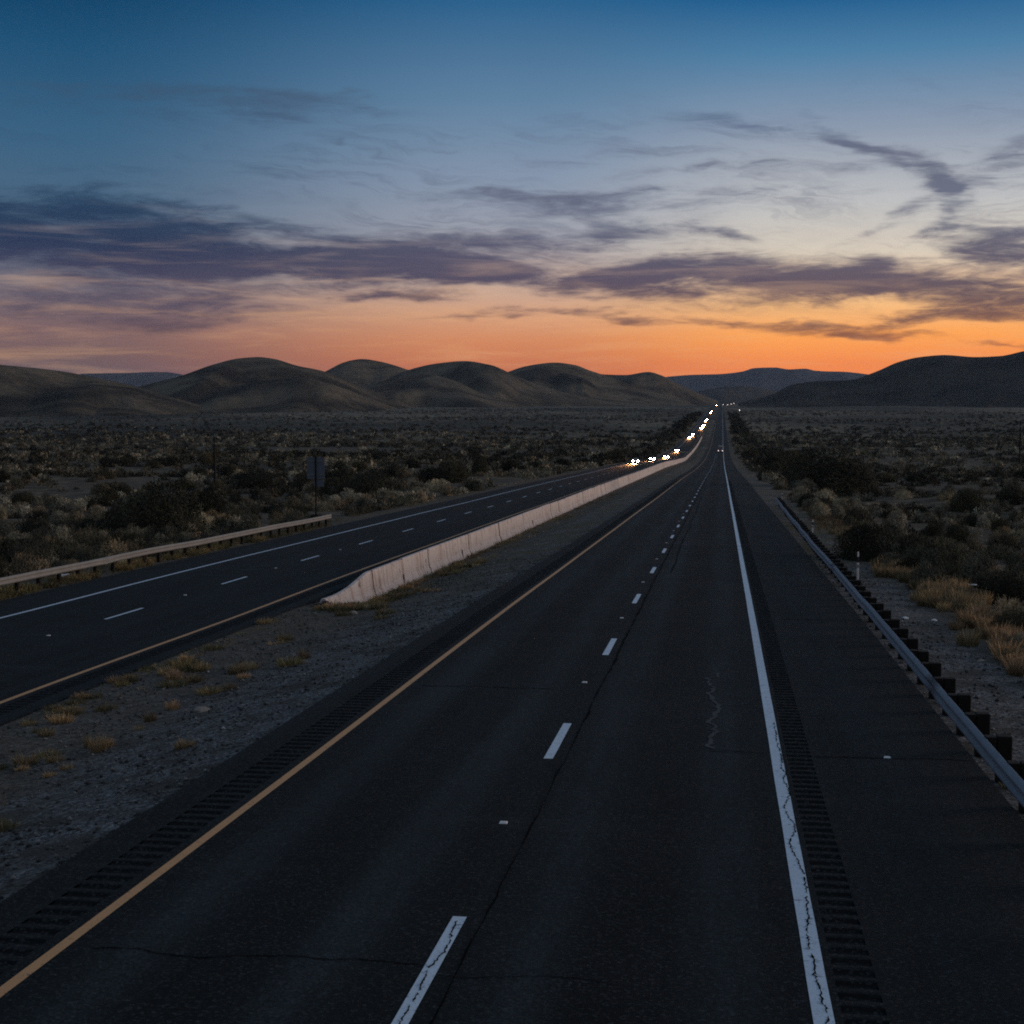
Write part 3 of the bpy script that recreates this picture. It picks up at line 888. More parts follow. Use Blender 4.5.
BEAM = 420000.0
cars = {}
QUEUE = [  # pixel of the headlights, lane centre, paint, height, label
    (635.8, 461.5, -22.9, 'silver', 1.0, 'leading oncoming car with lit headlights, closest of the line'),
    (652.5, 457.6, -22.9, 'black', 1.15, 'second oncoming car, close behind the leading one'),
    (666.5, 453.6, -22.7, 'white', 1.0, 'third oncoming car of the line with lit headlights'),
    (677.2, 447.8, -22.6, 'red', 1.1, 'oncoming car just ahead of the gap in the line, fourth from the front'),
    (689.5, 437.4, -23., 'blue', 1.0, 'lower of two oncoming cars nearly side by side after the gap'),
    (692.7, 434.4, -21.6, 'grey', 1.2, 'upper of two oncoming cars nearly side by side after the gap'),
    (701.2, 428.4, -22.8, 'silver', 1.0, 'lowest left headlights of the bright distant cluster'),
    (703.4, 425.8, -22.9, 'black', 1.2, 'left car in the middle of the bright distant cluster'),
    (706.4, 425.0, -19.0, 'white', 1.0, 'right hand car of the bright distant cluster'),
    (705.6, 421.2, -22.8, 'grey', 1.1, 'upper left headlights of the bright distant cluster'),
    (707.6, 419.6, -20., 'blue', 1.0, 'topmost headlights of the bright distant cluster'),
    (710.3, 412.9, -22.8, 'red', 1.2, 'oncoming car halfway between the bright cluster and the skyline'),
    (711.5, 411.2, -21., 'silver', 1.0, 'oncoming car just above the one between cluster and skyline'),
    (716.6, 405.6, -13.5, 'black', 1.2, 'lower headlights at the far end of the road below the skyline'),
    (717.2, 404.2, -14.0, 'white', 1.0, 'upper headlights at the far end of the road below the skyline'),
]
GRP = 'oncoming cars with headlights on'
for px, py, lane, pc, tall, lab in QUEUE:
    key = (pc, tall)
    d = ray(px, py); y = lane * d[1] / d[0]
    # settle on the carriageway: pick the distance whose lamp height projects to this row
    best = min(np.arange(200, 5200, 4.0), key=lambda q: abs(project((lane, q, float(zL(q)) + .66 * tall))[1] - py) + 40 * max(0, abs(project((lane, q, float(zL(q)) + .66))[0] - px) - 6))
    y = float(best) if y > 900 or y < 200 else y
    x = float(np.clip(d[0] / d[1] * y, -24.0, -18.3)) if y < 2300 else float(np.clip(d[0] / d[1] * y, -24, -8.))
    if key not in cars:
        o = cars[key] = make_car(M['car_' + pc], tall)
    else: o = dup(cars[key])
    yy = y; sl = math.atan((float(zL(yy + 5)) - float(zL(yy - 5))) / 10)
    o.location = (x, yy, float(zL(yy)) + .006); o.rotation_euler = (sl, 0, 0)
    tag(o, lab, 'car', GRP)


def box_truck():
    y, x = 758., -.55
    root = thing('box_truck', 'box truck driving away in the right lane, its two pale rear lamps lit', 'truck', (x, y, float(zR(y)) + .006))
    b = MB(); b.box((0, 1.6, 2.05), (2.45, 5.2, 2.3), (1, 1), .04); b.build('cargo_box', M['car_grey'], root)
    b = MB(); b.box((0, -1.018, 2.05), (2.2, .03, 2.05)); b.build('rear_door', M['car_grey'], root)
    b = MB(); b.loft([[(-1.05, 4.35, .6), (1.05, 4.35, .6), (1.05, 6.4, .6), (-1.05, 6.4, .6)], [(-1.05, 4.35, 1.5), (1.05, 4.35, 1.5), (1.0, 6.3, 1.5), (-1.0, 6.3, 1.5)], [(-.95, 4.4, 2.4), (.95, 4.4, 2.4), (.9, 5.5, 2.4), (-.9, 5.5, 2.4)]]); b.build('cab', M['car_grey'], root)
    b = MB(); b.box((0, 2.2, .72), (.9, 6.4, .2)); b.box((0, -1.05, .62), (2.3, .1, .12)); b.build('chassis', M['blackplastic'], root)
    for s in (-1, 1):
        b = MB(); b.box((s * 1.0, -1.12, .92), (.32, .05, .24), (1, 1), .02); b.build('tail_lamp', M['taillamp'], root)
        for yy in (.4, 5.2):
            b = MB(); b.cyl((s * .8, yy, .45), (s * 1.12, yy, .45), .45, .45, 16); w = b.build('wheel', M['tyre'], root)
            b = MB(); b.cyl((s * 1.11, yy, .45), (s * 1.14, yy, .45), .25, .2, 12); b.build('rim', M['rim'], w)


box_truck()


def van():
    p = hit(768.5, 463)
    root = thing('van', 'dark teal van parked among bushes right of the road far ahead', 'van', (p[0], p[1], p[2] - .02), radians(4))
    b = MB(); k = []
    side = [(-2.9, .35), (2.6, .35), (2.95, .6), (2.9, 1.15), (2.2, 1.35), (1.45, 2.15), (1.1, 2.3), (-2.3, 2.35), (-2.75, 2.15), (-2.95, 1.0)]
    b.loft([[(a * (.985 if abs(yy) > .9 else 1), yy, z - (.05 if abs(yy) > .9 and z > 2 else 0)) for a, z in side] for yy in (-.98, -.9, .9, .98)]); b.build('body', M['car_teal'], root)
    for s in (-1, 1):
        b = MB(); b.loft([[(a, s * q, z) for a, z in ((.55, 1.35), (1.95, 1.35), (1.4, 2.0), (.55, 2.0))] for q in (.982, .996)]); b.build('side_window', M['glass'], root)
        for xx in (-1.8, 1.9):
            b = MB(); b.cyl((xx, s * .78, .34), (xx, s * 1.0, .34), .34, .34, 16); w = b.build('wheel', M['tyre'], root)
            b = MB(); b.cyl((xx, s * .99, .34), (xx, s * 1.02, .34), .2, .16, 12); b.build('rim', M['rim'], w)
    b = MB(); b.loft([[(1.52, q, 2.08), (1.56, q, 2.10), (2.17, q, 1.42), (2.13, q, 1.40)] for q in (-.82, .82)]); b.build('windshield', M['glass'], root)


van()

# distant lamps at the crest of the road
for px, py, lab in ((723.0, 404.6, 'brightest lamp post at the end of the road, just right of the far headlights'), (727.6, 404.8, 'dim lamp post at the end of the road, second right of the far headlights'),
                    (731.2, 404.1, 'lamp post at the end of the road, left one of the right hand pair'), (733.8, 403.5, 'rightmost lamp post at the end of the road'),
                    (706.7, 406.8, 'leftmost lamp post at the end of the road'), (739.5, 410.2, 'pale lamp post standing apart on the right, nearer than the others')):
    y = 3300. if py > 408 else 3900.
    if py > 408: y = 2400.
    d = ray(px, py); x = d[0] / d[1] * y; zt = d[2] / d[1] * y + Z0; g = float(ground_z(x, y)); g = min(g, zt - 5)
    root = thing('street_lamp', lab, 'street lamp', (x, y, g), 0, 'lit lamp posts at the end of the road')
    h = zt - g
    b = MB(); b.cyl((0, .3, -.3), (0, .3, h + .4), .12, .08, 8); b.cyl((0, .3, h + .35), (0, -.6, h + .55), .06, .05, 8); b.build('pole', M['galv'], root)
    b = MB(); b.loft([[(-.5, -.9, h - .32), (.5, -.9, h - .32), (.5, -.2, h - .32), (-.5, -.2, h - .32)], [(-.55, -.95, h + .3), (.55, -.95, h + .3), (.55, -.15, h + .3), (-.55, -.15, h + .3)], [(-.3, -.7, h + .5), (.3, -.7, h + .5), (.3, -.4, h + .5), (-.3, -.4, h + .5)]])
    b.build('lamp_head', M['streetglow'], root)


# ================================================================== VEGETATION
def bush_unit(r, n, leafL, leafW, up=.5, lobes=9, shell=.30, flat=0.0):
    """Unit shrub (radius 1, height 1): leaf blades through a lobed dome. Returns V (n*4,3), tint (n*4)."""
    a = r.uniform(0, 2 * pi, n); zc = r.uniform(-.06, 1, n) ** 1.0
    s = np.sqrt(np.maximum(0, 1 - zc ** 2)); D = np.stack([s * np.cos(a), s * np.sin(a), zc], 1)
    la = r.uniform(0, 2 * pi, lobes); lz = r.uniform(.05, .95, lobes); ls = np.sqrt(1 - lz ** 2)
    Lb = np.stack([ls * np.cos(la), ls * np.sin(la), lz], 1); lh = r.uniform(.15, .55, lobes); lt = r.uniform(.6, 1.4, lobes)
    dot = D @ Lb.T; wgt = np.maximum(0, (dot - .72) / .28)
    rad = .62 + (wgt * lh).max(1) + r.uniform(-.06, .10, n)
    rad = np.minimum(rad, 1.15)
    tint = .62 + .76 * r.random(n); own = dot.argmax(1); tint *= lt[own]
    q = r.random(n) ** shell
    P = D * (rad * q)[:, None]
    P[:, 2] = np.maximum(P[:, 2], 0.0)
    nr = D + r.normal(0, .42, (n, 3)) + Lb[own] * wgt[np.arange(n), own][:, None] * .6; nr[:, 2] += .25; nr /= np.linalg.norm(nr, axis=1)[:, None]
    ax = D + r.normal(0, .5, (n, 3)); ax[:, 2] += up; ax -= nr * (ax * nr).sum(1)[:, None] * .75; ax /= np.linalg.norm(ax, axis=1)[:, None] + 1e-9
    sd = np.cross(ax, nr); sd /= np.linalg.norm(sd, axis=1)[:, None] + 1e-9
    L = leafL * r.uniform(.6, 1.4, n)[:, None]; W = leafW * r.uniform(.6, 1.4, n)[:, None]
    V = np.stack([P - sd * W * .35, P + sd * W * .35, P + ax * L + sd * W * .5, P + ax * L - sd * W * .5], 1)
    return V.reshape(-1, 3), np.repeat(tint, 4)


def grass_unit(r, n, spread=.55):
    """Unit tuft: blades fanning out of the ground."""
    a = r.uniform(0, 2 * pi, n); d = r.random(n) ** .6 * spread
    P = np.stack([d * np.cos(a), d * np.sin(a), np.zeros(n)], 1)
    out = np.stack([np.cos(a), np.sin(a), np.zeros(n)], 1) * (.15 + .55 * r.random(n))[:, None] + np.array([0, 0, 1.0])
    out += r.normal(0, .15, (n, 3)); L = (.55 + .5 * r.random(n))[:, None] * (1 - .35 * d / spread)[:, None]
    sd = np.cross(out, r.normal(0, 1, (n, 3))); sd /= np.linalg.norm(sd, axis=1)[:, None] + 1e-9
    W = .028 * r.uniform(.6, 1.5, n)[:, None]
    mid = P + out * L * .6
    V = np.stack([P - sd * W, P + sd * W, P + out * L + sd * W * .3, P + out * L - sd * W * .3], 1)
    return V.reshape(-1, 3), np.repeat(.6 + .8 * r.random(n), 4)


KINDS = {
    'sage': dict(c=((0.080, 0.075, 0.052), (0.160, 0.143, 0.100), (0.215, 0.165, 0.104), (0.300, 0.262, 0.188))),
    'dark': dict(c=((0.034, 0.032, 0.019), (0.058, 0.050, 0.030), (0.040, 0.038, 0.023))),
    'grass': dict(c=((0.36, 0.25, 0.14), (0.30, 0.225, 0.13), (0.24, 0.19, 0.11), (0.37, 0.245, 0.145))),
    'olive': dict(c=((0.16, 0.135, 0.068), (0.20, 0.155, 0.08))),
}
UNIT = {}
for kd, lods in (('sage', ((2400, .12, .030), (520, .19, .065), (80, .34, .16), (26, .5, .34), (12, .6, .6))),
                 ('dark', ((3600, .12, .032), (800, .17, .06), (150, .30, .14), (44, .42, .28), (14, .6, .55)))):
    for L, (n_, l_, w_) in enumerate(lods):
        UNIT[kd, L] = [bush_unit(np.random.default_rng(100 * L + k + (7 if kd == 'dark' else 0)), n_, l_, w_, .55 if kd == 'sage' else .35, 11 if kd == 'sage' else 16) for k in range(7)]
for kd in ('grass', 'olive'):
    for L, n_ in enumerate((260, 110, 36, 14, 8)):
        UNIT[kd, L] = [grass_unit(np.random.default_rng(500 + 10 * L + k), n_, .55 if kd == 'grass' else .9) for k in range(6)]

UNIT['dark', -1] = [bush_unit(np.random.default_rng(900 + k), 9000, .060, .020, .35, 34, .22) for k in range(6)]
SHARED = {}


def shared_mesh(kd, L, k, ci):
    key = (kd, L, k, ci)
    if key not in SHARED:
        V, t = UNIT[kd, L][k]; me = mesh_np('tmp', V, np.arange(len(V)).reshape(-1, 4), M['foliage'], col=np.array(KINDS[kd]['c'][ci])[None, :] * t[:, None])
        SHARED[key] = me.data; bpy.data.objects.remove(me)
    return SHARED[key]


PLANTS = []   # (kind, x, y, radius, height, handlabel)


def plant(kd, x, y, r, h, lab=None, name=None): PLANTS.append((kd, float(x), float(y), float(r), float(h), lab))


def plant_px(kd, px, py, wpx, hpx, lab=None):
    p = hit(px, py); s = p[1] / F
    plant(kd, p[0], p[1], wpx * s / 2, hpx * s, lab)


# plants picked out of the photograph one by one: kind, base pixel, width and height in pixels
HAND = [
    ('dark', 158, 537, 105, 56, 'largest dark bush behind the far guardrail, below and left of the dark pole'),
    ('dark', 122, 533, 40, 30, 'dark bush on the left side of the largest dark bush'),
    ('dark', 205, 520, 50, 36, 'dark bush at the foot of the dark pole'),
    ('dark', 371, 497, 58, 27, 'wide dark bush right of the square sign'),
    ('dark', 452, 483, 40, 24, 'dark round bush farther along the oncoming lanes, beyond the wide one'),
    ('dark', 479, 474, 18, 17, 'tall narrow dark bush next to the round dark one'),
    ('dark', 428, 482, 26, 16, 'low dark bush between the wide one and the round one'),
    ('dark', 305, 492, 26, 20, 'dark bush standing just left of the square sign post'),
    ('dark', 333, 494, 18, 17, 'small dark bush just right of the square sign post'),
    ('dark', 255, 488, 60, 18, 'long low dark bush between pole and sign'),
    ('dark', 22, 505, 30, 14, 'low dark bush at the left edge of the view'),
    ('dark', 830, 494, 96, 44, 'huge dark thicket beyond the far end of the right guardrail'),
    ('dark', 792, 476, 44, 26, 'dark bush on the road side of the huge thicket'),
    ('dark', 868, 560, 62, 38, 'dark bush behind the gravel, right of the marker posts'),
    ('dark', 915, 563, 54, 28, 'brownish dark bush right of the one behind the marker posts'),
    ('dark', 1004, 606, 58, 32, 'dark bush near the white litter at the right edge'),
    ('dark', 1015, 635, 44, 26, 'dark bush just above the tan grass at the right edge'),
    ('dark', 968, 512, 36, 22, 'dark round bush on the pale bank at the right'),
    ('dark', 1012, 505, 34, 20, 'dark bush at the right edge below the dark pole'),
    ('dark', 750, 461, 22, 12, 'dark bush enclosing the tan boulder'),
    ('dark', 782, 463, 22, 12, 'dark bush at the rear end of the parked van'),
    ('sage', 28, 573, 54, 32, 'pale grey sagebrush at the left end of the far guardrail'),
    ('sage', 62, 560, 46, 26, 'bluish grey sagebrush second from the left behind the far guardrail'),
    ('sage', 92, 553, 38, 27, 'tall pale sagebrush third from the left behind the far guardrail'),
    ('sage', 118, 550, 30, 20, 'pale sagebrush fourth from the left behind the far guardrail'),
    ('sage', 147, 546, 30, 16, 'low sagebrush in front of the largest dark bush'),
    ('sage', 168, 541, 20, 17, 'small upright sagebrush in front of the largest dark bush'),
    ('sage', 202, 535, 38, 24, 'big round pale sagebrush below the dark pole'),
    ('sage', 247, 525, 26, 15, 'sagebrush behind the far guardrail between pole and sign'),
    ('sage', 283, 520, 30, 14, 'sagebrush behind the far guardrail left of the sign post'),
    ('sage', 338, 510, 24, 12, 'sagebrush just past the end of the far guardrail'),
    ('sage', 300, 518, 20, 11, 'small sagebrush beside the end of the far guardrail'),
]
for kd, px, py, w, h, lab in HAND: plant_px(kd, px, py, w, h, lab)

# scrub scattered over both flats
def scatter(n, y0, y1, xa, xb, rmin, rmax, kd, thr=.0, seed=0, hf=(.5, .8), pw=1.0, ns=14.):
    r = np.random.default_rng(seed)
    y = np.sqrt(r.uniform(y0 ** 2, y1 ** 2, n)); u = r.random(n); x = xa(y) + (xb(y) - xa(y)) * u ** pw
    k = fbm(x / ns, y / ns, 71 + seed % 5, 3) > thr - r.random(n) * .16
    k &= ((x < -29.3) | (x > 7.2))
    for xx, yy in zip(x[k], y[k]):
        rad = r.uniform(rmin, rmax); plant(kd, xx, yy, rad, rad * 2 * r.uniform(*hf))


lft = lambda y: -y * .56 - 4.
rgt = lambda y: y * .235 + 5.
eL = lambda y: -29.2 + 0 * y
eR = lambda y: 7.3 + 0 * y
scatter(1150, 40, 170, lft, eL, .25, 1.0, 'sage', .50, 1)
scatter(1000, 45, 170, eR, rgt, .25, .9, 'sage', .42, 2)
scatter(60, 24, 45, eR, rgt, .2, .55, 'sage', .40, 22)
scatter(100, 40, 170, lft, eL, .5, 1.3, 'dark', .52, 3, (.45, .7))
scatter(95, 30, 170, eR, rgt, .4, 1.1, 'dark', .52, 4, (.45, .7))
scatter(3400, 170, 460, lft, eL, .4, 1.4, 'sage', .50, 5, (.4, .65), ns=22.)
scatter(1800, 170, 460, eR, rgt, .4, 1.3, 'sage', .50, 6, (.4, .65), ns=22.)
scatter(330, 170, 460, lft, eL, .7, 2.2, 'dark', .55, 7, (.4, .65), ns=30.)
scatter(240, 170, 460, eR, rgt, .7, 2.1, 'dark', .55, 8, (.4, .65), ns=30.)
scatter(6000, 460, 1300, lft, eL, .8, 2.4, 'sage', .48, 9, (.35, .55), ns=60.)
scatter(3000, 460, 1300, eR, rgt, .8, 2.4, 'sage', .48, 10, (.35, .55), ns=60.)
scatter(1700, 460, 1500, lft, eL, 1.0, 2.8, 'dark', .53, 11, (.35, .55), ns=70.)
scatter(1200, 460, 1500, eR, rgt, 1.0, 2.8, 'dark', .53, 12, (.35, .55), ns=70.)
scatter(1500, 1300, 2600, lft, eL, 1.0, 2.4, 'sage', .50, 13, (.3, .45), ns=160.)
scatter(1000, 1300, 2600, eR, rgt, 1.0, 2.4, 'sage', .50, 14, (.3, .45), ns=160.)
scatter(3400, 1300, 3100, lft, eL, .9, 2.3, 'dark', .53, 23, (.3, .5), ns=220.)
scatter(2000, 1300, 3100, eR, rgt, .9, 2.3, 'dark', .53, 24, (.3, .5), ns=220.)
# dark brush lining the road far ahead
scatter(260, 420, 2400, lambda y: -46 + 0 * y, lambda y: -31 + 0 * y, 1.4, 3.4, 'dark', .36, 15, (.5, .8), ns=40.)
scatter(260, 300, 2400, lambda y: 10 + 0 * y, lambda y: 24 + 0 * y, 1.2, 3.2, 'dark', .36, 16, (.5, .8), ns=40.)
scatter(420, 150, 1500, lambda y: 7.3 + 0 * y, lambda y: 17 + 0 * y, .6, 1.6, 'sage', .30, 17, (.35, .6), ns=30.)
scatter(420, 110, 1500, lambda y: -36 + 0 * y, lambda y: -29.3 + 0 * y, .6, 1.4, 'sage', .30, 18, (.35, .6), ns=30.)
# tan grass strip behind the right-hand gravel
r_ = np.random.default_rng(77)
for k in range(1300):
    y = 18 + 125 * r_.random() ** 1.25; c = 7.3 + .018 * y * .3 + (fbm(y / 9, 0, 44, 2) - .5) * 1.6
    x = c + r_.normal(0, .55)
    if x > 6.1 and vnoise(y / 6., x / 4., 55) > .25: s = r_.uniform(.16, .52); plant('grass', x, y, s * .9, s * 1.05)
for k in range(520):
    y = 20 + 190 * r_.random(); x = 8.5 + 14 * r_.random()
    s = r_.uniform(.2, .5); plant('grass', x, y, s, s * .9)
for k in range(620):
    y = 45 + 190 * r_.random(); x = -28.9 - 1.2 * r_.random() - (30 * r_.random() if r_.random() < .7 else 0)
    s = r_.uniform(.15, .38); plant('grass', x, y, s, s * .9)
# median tufts picked out of the photograph
for px, py, w, h in ((98, 752, 26, 22), (88, 748, 16, 20), (108, 748, 18, 14), (150, 722, 20, 14), (172, 710, 18, 13), (139, 730, 16, 9), (66, 770, 22, 9), (50, 777, 20, 8), (2, 806, 14, 18), (28, 722, 10, 8), (48, 717, 8, 8), (304, 659, 18, 12), (212, 694, 30, 10), (230, 690, 22, 9), (240, 672, 18, 9), (186, 660, 20, 8), (200, 656, 14, 8), (76, 705, 12, 7), (120, 697, 12, 6), (140, 690, 14, 7)):
    plant_px('grass' if w < 28 else 'olive', px, py, w, h)
for k in range(360):
    y = 52 + 150 * r_.random() ** 1.6; x = -14.5 + abs(r_.normal(0, 1.5))
    if x < -8.8 and vnoise(x / 2., y / 5., 12) > .42:
        s = r_.uniform(.12, .30); plant('olive' if r_.random() < .72 else 'grass', x, y, s * 1.5, s)
for k in range(120):
    y = 17 + 40 * r_.random() ** 1.2; x = -15.4 + abs(r_.normal(0, 2.0))
    if x < -9.5 and vnoise(x / 1.6, y / 3., 19) > .5: s = r_.uniform(.10, .30); plant('grass' if r_.random() < .6 else 'olive', x, y, s * 1.3, s)
for k in range(160):
    y = 57 + 110 * r_.random() ** 1.4; s = r_.uniform(.12, .34); plant('grass' if r_.random() < .45 else 'olive', -14.55 + .45 * r_.random(), y, s * 1.3, s)
for k in range(70):
    y = 24 + 26 * r_.random(); x = -15.4 + .5 * r_.random(); s = r_.uniform(.08, .18); plant('olive', x, y, s * 1.3, s)
for k in range(420):
    y = 46 + 60 * r_.random(); x = -27.45 - 1.3 * r_.random(); s = r_.uniform(.14, .42) * (.55 if x > -27.8 else 1); plant('olive', x, y, s * 1.2, s)
for k in range(90):
    y = 20 + 110 * r_.random(); x = 4.35 + .5 * r_.random(); s = r_.uniform(.06, .16); plant('olive', x, y, s * 1.3, s)

# each plant as a thing when it shows large; the rest as ground cover
def hides_litter(p):
    gx, gy = hit_px(p)
    return p[5] is None and abs(gx - 972) < 16 + p[3] / p[2] * F and 590 < gy < 650


def hit_px(p):
    a, b_, _ = project(np.array([[p[1], p[2], float(ground_z(p[1], p[2]))]])); return float(a[0]), float(b_[0])


PLANTS = [p for p in PLANTS if not (p[1] > 6 and 20 < p[2] < 70 and p[0] != 'grass' and hides_litter(p))]
P_ = np.array([(p[1], p[2]) for p in PLANTS]); GZ = ground_z(P_[:, 0], P_[:, 1])
pxs, pys, dep = project(np.stack([P_[:, 0], P_[:, 1], GZ], 1))
size = np.array([p[3] for p in PLANTS]) / np.maximum(dep, 1) * F
inv = (pxs > -20) & (pxs < 1044) & (pys < 1060) & (dep > 5)
LIMIT = {'sage': 290, 'dark': 150, 'grass': 270, 'olive': 120}
chosen = set()
for kd, lim in LIMIT.items():
    ids = [i for i, p in enumerate(PLANTS) if p[0] == kd and inv[i]]
    ids.sort(key=lambda i: (PLANTS[i][5] is None, -size[i])); chosen |= set(ids[:lim])
NM = {'sage': ('sagebrush', 'shrub'), 'dark': ('dark_bush', 'bush'), 'grass': ('grass_tuft', 'grass tuft'), 'olive': ('weed_clump', 'weeds')}


def family(kd, x, y):
    if kd == 'sage':
        if x < 0:
            if x > -32.5: return 'pale sagebrush in the verge row along the oncoming lanes'
            return 'pale grey-green sagebrush on the flat left of the road' if y < 110 else 'smaller pale sagebrush farther out on the flat left of the road'
        return 'pale grey-green sagebrush on the flat right of the guardrail' if y < 110 else 'smaller pale sagebrush beyond the guardrail end on the right'
    if kd == 'dark': return 'dark bush scattered among the sagebrush left of the road' if x < 0 else 'dark bush scattered among the sagebrush right of the road'
    if kd == 'grass':
        if x < -20: return 'tan grass tuft at the foot of the scrub left of the road'
        if x < -5: return 'dry tan grass tuft on the gravel median'
        return 'tan dry grass tuft in the strip behind the right gravel'
    if x < -20: return 'low olive weeds at the foot of the far guardrail'
    if x < -5: return 'low olive weeds along the median and barrier foot'
    return 'low olive weeds under the right guardrail'


rest = []
rr = np.random.default_rng(4)
for i, (kd, x, y, rad, h, lab) in enumerate(PLANTS):
    if i not in chosen: rest.append(i); continue
    L = 0 if size[i] > (7 if kd != 'grass' else 6) else 1
    if kd == 'dark' and (lab or size[i] > 22): L = -1 if size[i] > 18 else 0
    o = link(NM[kd][0], shared_mesh(kd, L, int(rr.integers(6)), int(np.clip(rr.normal(0, .8) + len(KINDS[kd]['c']) * float(sstep(.2, .8, vnoise(x / 7., y / 11., 93))), 0, len(KINDS[kd]['c']) - 1))))
    o.location = (x, y, GZ[i] - .04); o.rotation_euler = (0, 0, rr.uniform(0, 2 * pi)); o.scale = (rad, rad * rr.uniform(.85, 1.15), h)
    fam = lab or family(kd, x, y); tag(o, fam, NM[kd][1], None if lab else fam)


def merged(ids, name, label, cat):
    Vs, Cs = [], []
    for i in ids:
        kd, x, y, rad, h, _ = PLANTS[i]
        s = size[i] if inv[i] else size[i] * .6
        L = 1 if s > 7 else 2 if s > 3.2 else 3 if s > 1.3 else 4
        V, t = UNIT[kd, L][int(rr.integers(6))]
        a = rr.uniform(0, 2 * pi); ca, sa = cos(a), sin(a)
        W = np.empty_like(V); W[:, 0] = (V[:, 0] * ca - V[:, 1] * sa) * rad + x; W[:, 1] = (V[:, 0] * sa + V[:, 1] * ca) * rad + y; W[:, 2] = V[:, 2] * h + GZ[i] - .04
        c = np.array(KINDS[kd]['c'][int(rr.integers(len(KINDS[kd]['c'])))]) * rr.uniform(.5, 1.2) * (.42 + 1.35 * float(sstep(.25, .8, fbm(x / 16., y / 30., 91, 2))))
        Vs.append(W); Cs.append(c[None, :] * t[:, None])
    if not Vs: return
    V = np.concatenate(Vs); o = mesh_np(name, V, np.arange(len(V)).reshape(-1, 4), M['foliage'], col=np.concatenate(Cs))
    tag(o, label, cat, kind='stuff')


merged([i for i in rest if PLANTS[i][0] in ('sage', 'dark')], 'desert_scrub', 'scrub covering the valley flats into the distance', 'scrub')
merged([i for i in rest if PLANTS[i][0] in ('grass', 'olive')], 'dry_grass', 'thin dry grass and weeds over the verges', 'grass')

# loose gravel on the median and the right-hand shoulder
r = np.random.default_rng(9)
pos = []
while len(pos) < 17000:
    y = 13 + 60 * r.random() ** 1.4
    x = r.uniform(-15.5, -7.85) if r.random() < .78 else r.uniform(4.2, 6.9)
    if vnoise(x * 1.3, y * .9, 88) > r.random() * .85: pos.append((x, y))
pos = np.array(pos); n = len(pos)
base = np.array([(1, 0, 0), (0, 1, 0), (-1, 0, 0), (0, -1, 0), (0, 0, .8), (0, 0, -.5)], float)
tri = np.array([(0, 1, 4), (1, 2, 4), (2, 3, 4), (3, 0, 4), (1, 0, 5), (2, 1, 5), (3, 2, 5), (0, 3, 5)])
sz = .014 + .045 * r.random(n) ** 4
A = r.uniform(0, 2 * pi, n); B = base[None] * r.uniform(.6, 1.3, (n, 6, 1)) * sz[:, None, None]
X = B[..., 0] * np.cos(A)[:, None] - B[..., 1] * np.sin(A)[:, None] + pos[:, :1]; Y = B[..., 0] * np.sin(A)[:, None] + B[..., 1] * np.cos(A)[:, None] + pos[:, 1:]
Z = B[..., 2] + ground_z(pos[:, 0], pos[:, 1])[:, None] + sz[:, None] * .3
V = np.stack([X, Y, Z], -1).reshape(-1, 3); T = (tri[None] + np.arange(n)[:, None, None] * 6).reshape(-1, 3)
cc = (.055 + .22 * r.random(n) ** 2.4)[:, None] * np.array([1.02, 1.0, .99])[None]; cc[r.random(n) < .02] *= 2.2
tag(mesh_np('gravel', V, None, M['stone'], T=T, col=np.repeat(cc, 6, 0)), 'loose grey gravel on the median and right shoulder', 'gravel', kind='stuff')

# ================================================================== HAZE
b = MB(); b.box((0, 0, 170), (38000, 38000, 600)); hz = b.build('haze', M['glass']); hz.data.materials.clear()
hm = bpy.data.materials.new('evening_haze'); hm.use_nodes = True; nt = hm.node_tree; nt.nodes.clear()
o_ = nt.nodes.new('ShaderNodeOutputMaterial'); v_ = nt.nodes.new('ShaderNodeVolumePrincipled')
v_.inputs['Color'].default_value = (.66, .80, 1.0, 1); v_.inputs['Density'].default_value = 1.5e-5; v_.inputs['Anisotropy'].default_value = 0.0
nt.links.new(v_.outputs[0], o_.inputs['Volume']); hz.data.materials.append(hm); tag(hz, 'thin evening haze over the valley', 'haze', kind='stuff')
hz.display_type = 'WIRE'

# ================================================================== SKY
W = bpy.data.worlds.new('World'); SC.world = W; W.use_nodes = True; nt = W.node_tree; nt.nodes.clear(); n = N(nt)
out = nt.nodes.new('ShaderNodeOutputWorld'); bg = nt.nodes.new('ShaderNodeBackground'); nt.links.new(bg.outputs[0], out.inputs[0])
dirv = nt.nodes.new('ShaderNodeTexCoord').outputs['Generated']
dx, dy, dz = n.xyz(dirv)
el = n.math('ARCSINE', dz); az = n.math('ARCTAN2', dx, dy)


def azel(px, py):
    d = ray(px, py); return math.atan2(d[0], d[1]), math.asin(d[2])


def tpos(py):
    e = azel(600, py)[1]; return math.sqrt(max(0, e) / (pi / 2))


t = n.math('POWER', n.math('DIVIDE', n.math('MAXIMUM', el, 0.0), pi / 2), .5)


def skyramp(stops, hi):
    s = sorted([(tpos(y), tuple(np.array(lin(c)) * (1 + .34 * max(0, (y - 240) / 145)))) for y, c in stops]); s = [(0.0, s[0][1])] + s + hi
    return n.ramp(t, s, 'LINEAR')


